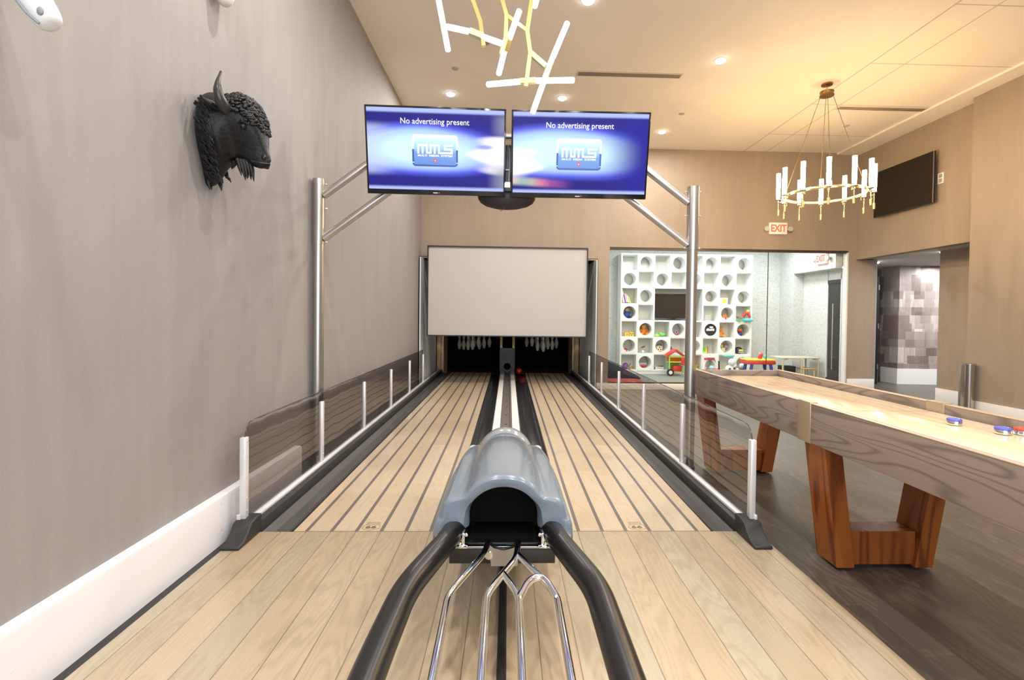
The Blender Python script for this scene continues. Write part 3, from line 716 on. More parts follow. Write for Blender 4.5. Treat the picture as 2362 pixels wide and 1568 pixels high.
# ------------------------------------------------------------------ shuffleboard table
TX0, TX1, TY0, TY1, TZ0, TZ1 = 1.86, 2.745, .85, 4.95, .655, .893
t = empty('shuffleboard_table', (2.3, 2.9, -.1), 'long shuffleboard table with grey-brown rails, pale playfield and mahogany legs', 'table')
for x0, x1 in ((TX0, TX0+.035), (TX1-.045, TX1)):
    b = MB(); b.box(x0, x1, TY0, TY1, TZ0, TZ1, .003); b.build('side_rail', mApron, t)
for y0, y1 in ((TY0, TY0+.05), (TY1-.05, TY1)):
    b = MB(); b.box(TX0+.035, TX1-.045, y0, y1, TZ0, TZ1, .003); b.build('end_rail', mApron, t)
for x0, x1 in ((TX0-.001, TX0+.036), (TX1-.046, TX1+.001)):
    b = MB(); b.box(x0, x1, TY0, TY1, TZ1, TZ1+.006, .002); b.build('top_edge', M('pale_oak_edge', (.45, .34, .25), .3), t)
b = MB(); b.box(TX0+.035, TX1-.045, TY0+.05, TY1-.05, TZ0+.02, .77); b.build('bed', M('grey_bed', (.1, .09, .08), .7), t)
b = MB(); b.box(TX0+.055, TX1-.07, TY0+.1, TY1-.1, .77, .843, .004)
o = b.build('playfield', mMaple, t); off = wloc(t)
for v in o.data.vertices: v.co += off
o.location = -off
b = MB(); b.box(TX0+.056, TX1-.071, 3.052, 3.055, .8432, .8437); b.build('playfield_line', M('line_brown', (.25, .14, .08), .4), t)
b = MB(); b.torus((2.36, 4.28, .8436), .085, .007, 32, 4, flat=(.008, .0006)); b.box(2.29, 2.43, 4.265, 4.295, .8432, .8442); b.build('playfield_emblem', M('faded_red', (.62, .20, .18), .3), t)
br = M('antique_brass_plate', (.52, .43, .31), .42, .7)
for x0, x1 in ((TX0-.006, TX0+.042), (TX1-.052, TX1+.006)):
    b = MB(); b.box(x0, x1, 2.99, 3.12, TZ0-.003, TZ1+.012, .002); b.build('corner_plate', br, t)
for yc in (3.02, 4.86, 1.15):
    f = empty('leg_frame', (0, 0, 0)); f.parent = t; f.location = (0, yc-2.9, 0)
    bpy.data.objects.remove(f)
    for s, xt, xb in ((-1, 1.955, 2.052), (1, 2.665, 2.535)):
        b = MB(); hwid = .055
        b.rings([[(xc-hwid, yc-.1, z), (xc+hwid, yc-.1, z), (xc+hwid, yc+.1, z), (xc-hwid, yc+.1, z)] for xc, z in ((xb, -.085), (xt, TZ0+.001))])
        p = b.build('leg', mLeg, t, smooth=False, bevel=.004)
        b = MB(); b.cyl((xb, yc, -.1), .035, .02, 16); b.build('foot', mRub, p)
    b = MB(); b.box(2.09, 2.50, yc-.075, yc+.075, -.075, .127, .004); b.build('stretcher', mLeg, t, smooth=False)
puck0 = None
for (x, y), c, lb in (((2.459, 2.66), 'blue', 'blue-topped puck on the playfield, farther of the two blue ones'),
                      ((2.520, 2.45), 'blue', 'blue-topped puck on the playfield, nearer of the two blue ones'),
                      ((2.605, 2.433), 'red', 'red-topped puck on the playfield beside the nearer blue one')):
    p = empty('puck', (x, y, .843), lb, 'puck', 'shuffleboard pucks on the playfield')
    b = MB(); b.lathe((x, y, .843), [(0, .001), (.030, .001), (.034, .004), (.0345, .021), (.033, .024), (0, .024)], 32); b.build('weight', mChrome, p)
    b = MB(); b.lathe((x, y, .843), [(.0, .024), (.032, .024), (.0345, .026), (.0345, .031), (.031, .036), (.024, .037), (.020, .034), (0, .034)], 32)
    b.build('cap', M('blue_cap', (.10, .12, .55), .25) if c == 'blue' else M('red_cap', (.65, .06, .03), .25), p)

# ------------------------------------------------------------------ steel bollard, wall tv, exit sign
t = empty('bollard', (7.0, 7.35, -.1), 'brushed steel pillar standing at the corner of the hall opening', 'pillar')
b = MB(); b.cyl((7.0, 7.35, -.1), .075, .85, 28); b.build('tube', M('satin_steel', (.5, .47, .42), .22, 1), t)
b = MB(); b.box(6.86, 6.95, 7.33, 7.37, -.1, .74, .003); b.build('fin', M('fin_steel', (.4, .38, .34), .3, .9), t)
b = MB(); b.cyl((7.0, 7.35, .75), .08, .015, 28); b.build('cap', mSteel, t)
t = empty('wall_television', (7.15, 8.94, 3.85), 'black flat television mounted high on the tan wall above the hall opening', 'television')
b = MB(); b.box(7.15, 7.19, 8.26, 9.63, 3.41, 4.28, .004); b.build('housing', M('tv_black', (.012, .009, .007), .25), t)
b = MB(); b.box(7.147, 7.151, 8.28, 9.61, 3.44, 4.265); b.build('screen', M('tv_glass', (.012, .009, .006), .35), t)
b = MB(); b.box(7.143, 7.156, 8.252, 8.26, 3.41, 4.28); b.build('side_bezel', mSteel, t)
b = MB(); b.box(7.19, 7.27, 8.7, 9.2, 3.6, 4.1); b.build('wall_mount', mBlack, t)
t = empty('wall_outlet', (7.27, 8.2, 3.8), 'white outlet plate on the tan wall beside the television', 'outlet')
b = MB(); b.box(7.255, 7.27, 8.18, 8.30, 3.72, 3.90, .004); b.build('plate', M('white_plastic'), t)
b = MB(); b.box(7.252, 7.256, 8.20, 8.26, 3.74, 3.80); b.box(7.252, 7.256, 8.20, 8.26, 3.82, 3.88); b.build('socket', M('grey_socket', (.3, .3, .3), .5), t)
def exit_sign(loc, rot, lb, em):
    t = empty('exit_sign', loc, lb, 'exit sign'); t.rotation_euler = (0, 0, rot)
    b = MB(); b.box(-.185, .185, -.05, 0, -.115, .125, .008); b.build('housing', M('sign_housing%s' % em, (.85, .74, .66), .4, emit=(1, .45, .35), es=em), t, local=True)
    b = text_bm('EXIT', .20, .002, .006)
    for v in b.bm.verts: v.co = Vector((v.co.x*.80, -.053+v.co.z, v.co.y*1.02))
    b.build('lettering', M('exit_letters', (.8, .12, .08), .4, emit=(1, .10, .06), es=.75), t, local=True, smooth=False)
    for s in (-1, 1):
        b = MB(); b.tube([(s*.18, -.02, -.01), (s*.235, -.03, -.01)], .012, 8); b.cyl((s*.25, -.06, -.01), .05, .05, 16, 'y', .03); l = b.build('emergency_lamp', M('lamp_housing', (.6, .55, .48), .35), t, local=True)
        b = MB(); b.cyl((s*.25, -.066, -.01), .042, .008, 16, 'y'); b.build('lens', M('lamp_lens', (.75, .75, .75), .15, .5), l, local=True)
exit_sign((5.57, YB-.001, 3.27), 0, 'lit EXIT sign with two small lamps on the tan wall above the playroom glass', .25)

# ------------------------------------------------------------------ ceiling fittings
DL = [(-.95, 7.91, 'round ceiling downlight left of the branching chandelier, near the left wall'), (.81, 7.95, 'round ceiling downlight just above the right monitor'), (2.82, 9.28, 'round ceiling downlight nearest the back wall right of the monitors'),
      (2.80, 6.67, 'largest round ceiling downlight, right of the linear air slot'), (.83, 5.49, 'round ceiling downlight at the top edge of the photo')]
EX = [(2.8, 4.0), (-.95, 3.2), (.83, 3.0), (5.8, 4.2), (-.95, .8), (.83, .4), (2.8, .9), (5.8, 1.0), (.83, -2.2), (3.5, -2.2)]
def downlight(x, y, z, r, power, lb, col=NEUT):
    t = empty('ceiling_downlight', (x, y, z), lb, 'ceiling light', 'recessed ceiling downlights')
    b = MB(); b.lathe((x, y, z), [(r, 0.0), (r*1.25, 0.0), (r*1.25, -.006), (r*1.05, -.008), (r, -.004)], 32); b.build('trim_ring', M('downlight_trim', (.8, .75, .7), .4), t)
    b = MB(); b.lathe((x, y, z-.0085), [(0, 0), (r*1.04, 0), (r*.95, -.016), (r*.6, -.028), (0, -.032)], 28); b.build('lens', emis('downlight_glow', (1, .98, .95), 14), t)
    area('downlight_light', (x, y, z-.045), r*1.6, power, col, shape='DISK')
for x, y, lb in DL: downlight(x, y, CEIL, .062, 55, lb)
for x, y in EX: area('downlight_light', (x, y, CEIL-.012), .12, 55, NEUT, shape='DISK')
t1 = [(.93, 2.44, 7.14, CEIL, 'long slotted air diffuser in the ceiling right of the branching chandelier'), (5.33, 6.80, 8.05, CEIL, 'long slotted air diffuser in the ceiling beside the ring chandelier rod')]
for x0, x1, y, z, lb in t1:
    t = empty('air_diffuser', (x0, y, z), lb, 'air vent')
    b = MB(); b.box(x0, x1, y-.07, y+.07, z-.008, z, .002); b.build('frame', M('diffuser_frame', (.62, .54, .45), .5), t)
    for dy in (-.035, 0, .035):
        b = MB(); b.box(x0+.02, x1-.02, y+dy-.009, y+dy+.009, z-.0095, z-.0075); b.build('slot', M('slot_dark', (.06, .045, .035), .8), t)
for x, y, z, lb in ((-.79, 7.1, CEIL, 'small sprinkler disc in the ceiling above the left downlight'), (2.9, 8.45, CEIL, 'small sprinkler disc in the ceiling between two downlights'), (6.0, 8.8, CEIL, 'small sprinkler disc in the ceiling beyond the right slot'), (-.98, 8.6, CEIL, 'small sprinkler disc in the ceiling just above the left monitor')):
    b = MB(); b.lathe((x, y, z), [(.0, -.012), (.04, -.012), (.05, -.004), (.05, 0), (0, 0)], 20); tag(b.build('sprinkler_cover', M('sprinkler_grey', (.45, .4, .36), .5)), lb, 'sprinkler')
t = empty('smoke_detector', (-.32, 6.35, CEIL), 'small round detector on the ceiling behind the branching chandelier', 'detector')
b = MB(); b.lathe((-.32, 6.35, CEIL), [(0, -.05), (.03, -.05), (.05, -.03), (.06, 0), (0, 0)], 24); b.build('body', M('detector_brown', (.35, .27, .22), .5), t)

# ------------------------------------------------------------------ ring chandelier
CX, CY, RZ = 4.645, 7.26, 3.245
t = empty('ring_chandelier', (CX, CY, RZ), 'brass ring chandelier with twelve glowing glass candle tubes on four cables', 'chandelier')
b = MB(); b.lathe((CX, CY, CEIL), [(0, 0), (.075, 0), (.075, -.02), (.02, -.025), (.012, -.03), (0, -.03)], 28); b.build('canopy', mBrassD, t)
b = MB(); b.cyl((CX, CY, 4.76), .010, .1, 12); b.build('stem', mBrass, t)
b = MB(); b.lathe((CX, CY, 4.69), [(0, 0), (.093, 0), (.098, .01), (.09, .018), (.09, .05), (.093, .055), (.093, .07), (0, .072)], 32); b.build('hub', mBrassD, t)
b = MB(); b.torus((CX, CY, RZ), .53, .02, 72, 6, flat=(.012, .024)); b.build('ring', M('bright_brass', (.85, .66, .34), .22, 1), t)
for k in range(4):
    a = PI/4+k*PI/2+.35; b = MB(); b.tube([(CX+.08*math.cos(a), CY+.08*math.sin(a), 4.70), (CX+.52*math.cos(a), CY+.52*math.sin(a), RZ+.04)], .0035, 6); p = b.build('cable', M('bronze_cable', (.18, .11, .05), .4, .7), t)
    b = MB(); b.cyl((CX+.53*math.cos(a), CY+.53*math.sin(a), RZ+.015), .014, .06, 10); b.build('cable_clamp', mBrass, p)
PHI, RCH = .03, .61
candle = emis('candle_glow', (1, .67, .33), 80)
for k in range(12):
    a = 2*PI*k/12+PHI; rr_ = RCH; dz = .0
    c, s = math.cos(a), math.sin(a); x, y = CX+rr_*c, CY+rr_*s; z = RZ-.06+dz
    arm = MB(); arm.tube([(CX+.53*c, CY+.53*s, RZ), (CX+.555*c, CY+.555*s, RZ), (CX+.565*c, CY+.565*s, RZ-.03), (CX+.565*c, CY+.565*s, z), (x, y, z)], .005, 6)
    arm.cyl((x, y, z-.10), .005, .13, 8); arm.sphere((x, y, z), .013, seg=8)
    ar = arm.build('candle_arm', mBrass, t)
    b = MB(); b.cyl((x, y, z+.035), .042, .006, 20); b.build('drip_pan', mBrassD, ar)
    b = MB(); b.lathe((x, y, z+.04), [(.0, 0), (.024, 0), (.029, .1), (.030, .38), (.030, .40), (0, .40)], 16); b.build('glass_tube', candle, ar)
    b = MB(); b.lathe((x, y, z-.20), [(0, 0), (.017, 0), (.017, .085), (.006, .09), (.006, .10), (0, .10)], 14); b.build('finial', mBrass, ar)

# ------------------------------------------------------------------ branching chandelier
t = empty('branch_chandelier', (0, 3.6, 3.3), 'angular brass branching chandelier with white glowing rods over the lanes', 'chandelier')
glow = emis('rod_glow', (1, .93, .84), 12)
def P3(x, z, dy=0): return (x*(1+dy/3.6), 3.6+dy, 1.42+(z-1.42)*(1+dy/3.6))
def rods(lst, r):
    for a, c in lst:
        d = (Vector(c)-Vector(a)).normalized()
        b = MB(); b.tube([a, Vector(a)+d*.006, Vector(c)-d*.006, c], [r*.7, r, r, r*.7], 14); b.build('glowing_rod', glow, t)
rods([(P3(-.56, 3.83), P3(-.452, 3.29)), (P3(-.47, 3.463), P3(-.302, 3.432)), (P3(-.216, 3.401), P3(-.014, 3.336)), (P3(.054, 3.599, -.1), P3(-.021, 3.382, -.05)),
      (P3(-.05, 3.31, -.02), P3(-.092, 3.134, .15)), (P3(.397, 3.517, .1), P3(.294, 3.265)), (P3(.24, 3.118), P3(.153, 2.863, .1)), (P3(-.175, 3.061, .1), P3(.063, 3.089)), (P3(.178, 3.098), P3(.453, 3.109)), (P3(.19, 3.75, .1), P3(.16, 3.62, .05))], .0195)
gold = M('satin_gold', (.78, .62, .26), .3, .9)
def branch(pts, r=.0175):
    b = MB()
    b.tube(pts, r*.8, square=True)
    return b.build('branch', gold, t)
branch([P3(-.302, 3.432), P3(-.216, 3.401)], .026)
branch([P3(-.02, 3.40, -.05), P3(-.05, 3.30, -.02)], .024)
branch([P3(.294, 3.265), P3(.24, 3.118)], .023); branch([P3(.063, 3.089), P3(.178, 3.098)], .022)
branch([P3(-.20, 4.3, .15), P3(-.30, 3.75, .1), P3(-.283, 3.655, .06), P3(-.226, 3.504, 0.02), P3(-.200, 3.33, .0)])
branch([P3(.0, 4.2, .1), P3(-.093, 3.722), P3(-.041, 3.553), P3(-.045, 3.39), P3(-.075, 3.28)])
branch([P3(-.041, 3.553, .003), P3(.109, 3.447, .003)], .0155)
branch([P3(.16, 4.2, .1), P3(.145, 3.73), P3(.109, 3.447), P3(.132, 3.294), P3(.104, 3.053)])
branch([P3(.132, 3.294, .002), P3(.245, 3.20, .002)], .0215)
branch([P3(-.20, 4.3, .15), P3(.0, 4.2, .1), P3(.16, 4.2, .1)])
b = MB(); b.tube([P3(0, 4.2, .1), (0, 3.75, CEIL-.02)], .012, 10); b.build('stem', gold, t)
b = MB(); b.cyl((0, 3.75, CEIL-.03), .09, .03, 28); b.build('canopy', gold, t)

# ------------------------------------------------------------------ animal heads on the left wall
mBis = G('black_bronze', .42); n_ = mBis.noise(mBis.co, 60, 4); mBis.col(mBis.ramp(n_, [(.3, (.004, .004, .005)), (.8, (.016, .016, .017))])); mBis.bump(n_, .6, .004); mBis.b.inputs['Specular IOR Level'].default_value = .3; mBis = mBis.m
BY = 3.02
t = empty('bison_head', (XL, BY, 2.42), 'black sculpted bison head with curved horns mounted on the left wall', 'sculpture')
S = [(0.0, 2.155, 2.67, .10), (.012, 2.15, 2.685, .145), (.05, 2.155, 2.70, .165), (.085, 2.20, 2.695, .165), (.11, 2.26, 2.68, .155), (.14, 2.30, 2.675, .145), (.18, 2.325, 2.685, .14), (.22, 2.31, 2.69, .135), (.26, 2.285, 2.672, .128), (.295, 2.27, 2.645, .118), (.322, 2.265, 2.60, .105), (.340, 2.268, 2.53, .085), (.352, 2.275, 2.42, .06), (.362, 2.285, 2.37, .05), (.374, 2.30, 2.335, .02)]
b = MB(); secs = []
for u, z0, z1, hw in S:
    ring = []
    for k in range(28):
        a = 2*PI*k/28; cz = (z0+z1)/2; z = cz+(z1-z0)/2*math.sin(a); x = math.cos(a)
        m_ = 1.0
        if u > .17: m_ = .42+.58*smooth(2.32, 2.55, z)
        if u < .12: m_ = .35+.65*smooth(2.15, 2.5, z)
        ring.append((XL+.002+u, BY+hw*m_*(abs(x)**.8)*(1 if x > 0 else -1), z+(.04*(1-smooth(.2, .33, u))*0)))
    secs.append(ring)
b.rings(secs); o = b.build('head', mBis, t, angle=60); ss = o.modifiers.new('s', 'SUBSURF'); ss.levels = 1; ss.render_levels = 2
random.seed(11)
b = MB()
def bsurf(u, a):
    i = max(k for k in range(len(S)-1) if S[k][0] <= u); q = (u-S[i][0])/(S[i+1][0]-S[i][0])
    z0, z1, hw = [S[i][j]*(1-q)+S[i+1][j]*q for j in (1, 2, 3)]
    z = (z0+z1)/2+(z1-z0)/2*math.sin(a); x = math.cos(a); m_ = 1.0
    if u > .17: m_ = .42+.58*smooth(2.32, 2.55, z)
    return Vector((XL+u, BY+hw*m_*abs(x)**.8*(1 if x > 0 else -1), z))
for k in range(900):      # woolly forelock
    u = random.choice((random.uniform(.15, .33), random.uniform(.27, .352))); a = random.uniform(-.25, PI+.25)
    p = bsurf(u, a)
    if p.z < 2.50-.6*max(0, u-.30) or (p.z < 2.55 and u < .26): continue
    b.sphere(p, random.uniform(.010, .017), 1, 1, .7, seg=6)
b.build('forelock', mBis, t)
b = MB()
for k in range(130):      # mane tufts
    z = random.uniform(2.18, 2.62); u = random.uniform(.03, .10); sd = random.choice((-1, -1, 1)); wv = .165*(.35+.65*smooth(2.15, 2.5, z))
    p = Vector((XL+u, BY+sd*wv*.97, z)); b.tube([p, p+Vector((.018, sd*.006, -.012)), p+Vector((.03, sd*.001, -.035))], [.008, .007, .002], 6)
for k in range(26):
    z = 2.20+random.uniform(-.02, .14); u = .02+random.uniform(0, .045); p = Vector((XL+u, BY+random.uniform(-.05, .05), z+.02)); b.tube([p, p+Vector((.0, 0, -.03)), p+Vector((.008, 0, -.07))], [.014, .012, .002], 6)
b.build('mane', mBis, t)
b = MB()
for k in range(9):
    x = XL+.205+.012*(k % 5); y = BY+(k-4)*.009; b.tube([(x, y, 2.31), (x+.012, y, 2.265), (x+.022, y*1.0, 2.215-.008*(k % 3))], [.016, .013, .002], 8)
b.tube([(XL+.17, BY-.01, 2.31), (XL+.165, BY, 2.285), (XL+.15, BY, 2.262)], [.02, .012, .003], 8); b.build('beard', mBis, t)
for s in (-1, 1):
    b = MB(); pts = [(XL+.185, BY+s*.11, 2.555), (XL+.188, BY+s*.165, 2.575), (XL+.180, BY+s*.195, 2.63), (XL+.178, BY+s*.19, 2.69), (XL+.186, BY+s*.172, 2.752)]
    b.tube(bend(pts, .03, 4), [.036-.032*min(1, i/17)**1.3 for i in range(17)], 14); b.build('horn', M('horn_black', (.03, .026, .026), .25), t)
    b = MB(); b.tube([(XL+.155, BY+s*.12, 2.55), (XL+.125, BY+s*.165, 2.575), (XL+.09, BY+s*.19, 2.60)], [.012, .022, .003], 10); b.build('ear', mBis, t)
    b = MB(); b.sphere((XL+.275, BY+s*.108, 2.475), .017, seg=12); b.build('eye', M('eye_black', (.01, .01, .01), .08), t)
    b = MB(); b.tube([(XL+.245, BY+s*.108, 2.49), (XL+.275, BY+s*.118, 2.503), (XL+.30, BY+s*.10, 2.487)], [.006, .012, .006], 8); b.build('brow', mBis, t)
    b = MB(); b.sphere((XL+.352, BY+s*.030, 2.325), .014, 1, .8, 1.2, seg=10); b.build('nostril', M('eye_black'), t)
b = MB(); b.tube([(XL+.29, BY-.05, 2.295), (XL+.34, BY-.045, 2.285), (XL+.368, BY, 2.295), (XL+.34, BY+.045, 2.285), (XL+.29, BY+.05, 2.295)], .008, 8); b.build('lip', mBis, t)
# white horse head, only the muzzle reaches into the photo
t = empty('horse_head', (XL, 1.62, 2.75), 'white sculpted horse head on the left wall with its muzzle hanging down', 'sculpture')
mHorse = M('white_resin', (.74, .77, .80), .3)
A = Vector((-1.505, 1.70, 2.345)); Bv = Vector((-1.70, 1.66, 2.60)); d = (Bv-A).normalized(); sd = Vector((0, 1, 0)); nn = d.cross(sd).normalized()
L = [(0, .022, .026), (.015, .036, .040), (.05, .042, .046), (.10, .042, .050), (.17, .047, .062), (.24, .060, .085), (.31, .066, .10), (.36, .06, .10), (.40, .05, .08)]
b = MB(); R_ = []
for q, wy, wn in L: R_.append([A+d*q+sd*wy*math.cos(2*PI*k/24)+nn*(wn*math.sin(2*PI*k/24)-.10*q) for k in range(24)])
b.rings(R_); o = b.build('head', mHorse, t, angle=60); ss = o.modifiers.new('s', 'SUBSURF'); ss.levels = 1; ss.render_levels = 2
b = MB(); R_ = []
for q, r_ in ((0, .08), (.08, .11), (.16, .13)): R_.append([Vector((-1.66-.75*q, 1.655+.10*math.cos(2*PI*k/20), 2.60+.5*q))+Vector((0, 0, r_*math.sin(2*PI*k/20))) for k in range(20)])
b.rings(R_); b.build('neck', mHorse, t)
for s in (-1, 1):
    b = MB(); p = A+d*.028+sd*s*.034; b.sphere(p-nn*.012, .011, 1, .6, 1.3, seg=10); b.build('nostril', M('resin_shadow', (.25, .26, .29), .4), t)
    b = MB(); p = A+d*.33+sd*s*.045-nn*.05; b.tube([p, p+Vector((.01, 0, .05)), p+Vector((0, 0, .10))], [.018, .02, .003], 10); b.build('ear', mHorse, t)
    b = MB(); b.sphere(A+d*.25+sd*s*.06-nn*.0, .014, seg=10); b.build('eye', mHorse, t)
b = MB(); b.tube([A+d*.005+nn*.018-sd*.03, A+d*.04+nn*.022-sd*.043, A+d*.085+nn*.02-sd*.043], .004, 6); b.build('mouth_line', M('resin_shadow'), t)
t = empty('white_animal_head', (XL, 3.1, 3.35), 'white animal head sculpture above the bison, only its rounded chin in view', 'sculpture')
b = MB(); b.lathe((-1.735, 3.1, 3.26), [(0, 0), (.02, .004), (.038, .02), (.05, .05), (.058, .10), (.066, .18), (.07, .26), (.05, .33), (0, .36)], 20); b.build('head', M('cream_resin', (.68, .62, .58), .4), t)
for s in (-1, 1):
    b = MB(); b.tube([(-1.75, 3.1+s*.05, 3.5), (-1.74, 3.1+s*.09, 3.58), (-1.75, 3.1+s*.10, 3.66)], [.018, .014, .003], 8); b.build('horn', M('cream_resin'), t)

# ------------------------------------------------------------------ hall things
downlight(8.10, 10.75, 2.68, .04, 22, 'small hall downlight farther down the passage', COOL)
downlight(7.97, 8.96, 2.68, .04, 22, 'small hall downlight nearer the opening', COOL)
for x, y in ((9.9, 9.2), (10.3, 10.6)): area('hall_light', (x, y, 2.64), .2, 75, COOL, shape='DISK')
t = empty('door_1', (8.6, 11.4, -.1)); t['kind'] = 'structure'
b = MB(); b.prism([(8.58, 11.4), (8.64, 11.39), (9.12, 11.98), (9.06, 12.02)], 'z', -.1, 2.42); b.build('door_leaf', M('black_door', (.01, .009, .01), .35), t)
b = MB()
for z in (.25, 1.2, 2.1): b.cyl((8.635, 11.385, z), .012, .12, 8)
b.build('hinge', mSteel, t)

# ------------------------------------------------------------------ playroom
PZ = 0.0
def linen(name, c, dk):
    g = G(name, .8)
    h = g.noise(g.vec(g.f('MULTIPLY', g.x, 14), g.f('MULTIPLY', g.y, 14), g.f('MULTIPLY', g.z, 95)), 1, 3, .7)
    v = g.noise(g.vec(g.f('MULTIPLY', g.x, 95), g.f('MULTIPLY', g.y, 95), g.f('MULTIPLY', g.z, 10)), 1, 3, .7)
    f = g.f('MAXIMUM', g.f('SUBTRACT', h, .56), g.f('SUBTRACT', v, .56)); f = g.f('MULTIPLY', g.f('MAXIMUM', f, 0), 6.5)
    f = g.f('MINIMUM', f, .85); g.col(g.mix(f, c, dk)); g.bump(f, .3, .002); return g.m
mLin = linen('woven_white_wallcovering', (.64, .655, .63), (.24, .245, .22))
b = MB(); b.box(1.95, 7.4, YB+.02, 12.75, -.1, PZ); struct(b, 'floor_playroom', M('grey_green_vinyl', (.23, .24, .21), .45))
b = MB(); b.box(1.95, 7.05, 12.6, 12.75, PZ, 3.3); b.box(1.93, 2.03, YB+.1, 12.7, PZ, 3.3)
b.box(6.95, 7.3, 11.98, 12.7, PZ, 3.3); b.box(6.95, 7.1, YB+.18, 11.98, 2.5, 3.3); b.box(7.2, 7.3, YB+.18, 10.62, PZ, 2.55); b.box(7.2, 7.3, 11.05, 12.1, PZ, 2.55); b.box(7.2, 7.3, 10.6, 11.06, 2.28, 2.55); b.box(7.1, 7.2, YB+.18, 11.98, 2.5, 2.56)
struct(b, 'wall_playroom', mLin)
b = MB(); b.box(1.93, 7.2, YB+.18, 12.75, 3.3, 3.38); struct(b, 'ceiling_playroom', M('playroom_ceiling', (.8, .8, .78), .7))
for x, y in ((3.2, 11.2), (4.8, 11.2), (6.2, 11.3)): area('playroom_light', (x, y, 3.28), .5, 48, COOL)
b = MB()
for x0, x1 in ((2.07, 5.42), (5.425, 7.10)): b.box(x0, x1, YB+.05, YB+.06, .02, 2.80)
o = struct(b, 'window_2', glass_tint('storefront_glass', (.97, .985, .975)), smooth=False)
b = MB(); b.box(2.05, 7.12, YB+.02, YB+.10, 2.79, 2.84); b.box(2.07, 7.10, YB+.03, YB+.09, .02, .045); b.box(5.418, 5.427, YB+.045, YB+.065, .04, 2.8); struct(b, 'trim_5', M('bronze_frame', (.05, .035, .025), .4))
b = MB(); b.box(7.07, 7.10, YB-.005, YB+.12, .02, 2.80); struct(b, 'trim_6', M('pale_jamb', (.7, .7, .66), .35))
t = empty('door_2', (7.2, 10.84, 0)); t['kind'] = 'structure'
b = MB(); b.box(7.19, 7.23, 10.62, 11.05, 0, .1); b.box(7.19, 7.23, 10.62, 11.05, 2.2, 2.28); b.box(7.22, 7.26, 10.62, 11.05, 0, 2.28); b.build('door_leaf', M('dark_door_glass', (.03, .03, .03), .15), t)
b = MB(); b.tube([(7.13, 10.76, .3), (7.13, 10.76, 1.75)], .014, 10); b.tube([(7.13, 10.76, .55), (7.2, 10.76, .55)], .01, 8); b.tube([(7.13, 10.76, 1.5), (7.2, 10.76, 1.5)], .01, 8); b.build('door_handle', mSteel, t)
exit_sign((6.949, 10.87, 2.74), -PI/2, 'glowing red EXIT sign inside the playroom above the dark door', .5)
# cube shelving
SX0, SZ0, CW, CH, SY = 2.77, .08, .4065, .4095, 12.2
t = empty('cube_shelf', (SX0+4*CW, SY, PZ), 'white wall shelf of alternating square and round compartments holding toys', 'shelf')
mSh = M('white_lacquer', (.86, .88, .86), .35); mBk = M('shelf_back', (.78, .76, .68), .6)
NC, NR, T = 8, 7, .018
def cellx(c): return SX0+c*CW
def cellz(r): return SZ0+(NR-1-r)*CH
niche = lambda c, r: 2 <= c <= 4 and r in (2, 3)
b = MB()
ztop = SZ0+NR*CH+T
for c in range(NC+1):
    x = cellx(c)
    if 3 <= c <= 4:
        b.box(x-T, x+T, SY, 12.58, SZ0-T, SZ0+3*CH-T-.0005); b.box(x-T, x+T, SY, 12.58, SZ0+5*CH+T+.0005, ztop)
    else: b.box(x-T, x+T, SY, 12.58, SZ0-T, ztop)
for r in range(NR+1):
    for c in range(NC):
        if r == 3 and 2 <= c <= 4: continue
        z = SZ0+(NR-r)*CH; b.box(cellx(c)+T+.0003, cellx(c+1)-T-.0003, SY+.0005, 12.579, z-T+.0003, z+T-.0003)
b.box(SX0-T, SX0+NC*CW+T, SY+.01, 12.58, 0, SZ0-T-.0005)
for zz in (SZ0+3*CH, SZ0+5*CH): b.box(cellx(2)+T+.0003, cellx(5)-T-.0003, SY+.001, 12.578, zz-T+.0006, zz+T-.0006)
b.build('frame', mSh, t, smooth=False)
b = MB(); b.box(SX0, SX0+NC*CW, 12.56, 12.58, SZ0, SZ0+NR*CH); b.build('back_panel', mBk, t)
for r in range(NR):
    for c in range(NC):
        if (r+c) % 2 == 0 or niche(c, r): continue
        b = MB(); x, z = cellx(c)+CW/2, cellz(r)+CH/2; N = 32; R = .152; out = []; inn = []
        for k in range(N):
            a = 2*PI*k/N+PI/4; ca, sa = math.cos(a), math.sin(a); q = (CW/2-.002)/max(abs(ca), abs(sa))
            out.append((x+ca*q, SY-.006, z+sa*q)); inn.append((x+ca*R, SY-.006, z+sa*R))
        b.rings([[(p[0], SY+.02, p[2]) for p in out], out, inn, [(x+(p[0]-x)*1.0, 12.5, z+(p[2]-z)*1.0) for p in inn]], cap=False); b.build('round_front', mSh, t)
t = empty('playroom_television', (cellx(2)+.6, 12.35, cellz(3)+.03), 'black television inside the wide niche of the white toy shelf', 'television')
x0 = cellx(2)+.06; b = MB(); b.box(x0, x0+1.02, 12.36, 12.41, cellz(3)+.07, cellz(3)+.68, .006); b.build('housing', M('tv_black'), t)
b = MB(); b.box(x0+.015, x0+1.005, 12.355, 12.362, cellz(3)+.10, cellz(3)+.665); b.build('screen', M('tv_screen_brown', (.02, .014, .01), .25), t)
b = MB(); b.box(x0+.35, x0+.65, 12.32, 12.46, cellz(3)+.019, cellz(3)+.035, .004); b.box(x0+.46, x0+.54, 12.37, 12.42, cellz(3)+.03, cellz(3)+.09); b.build('stand', mBlack, t)

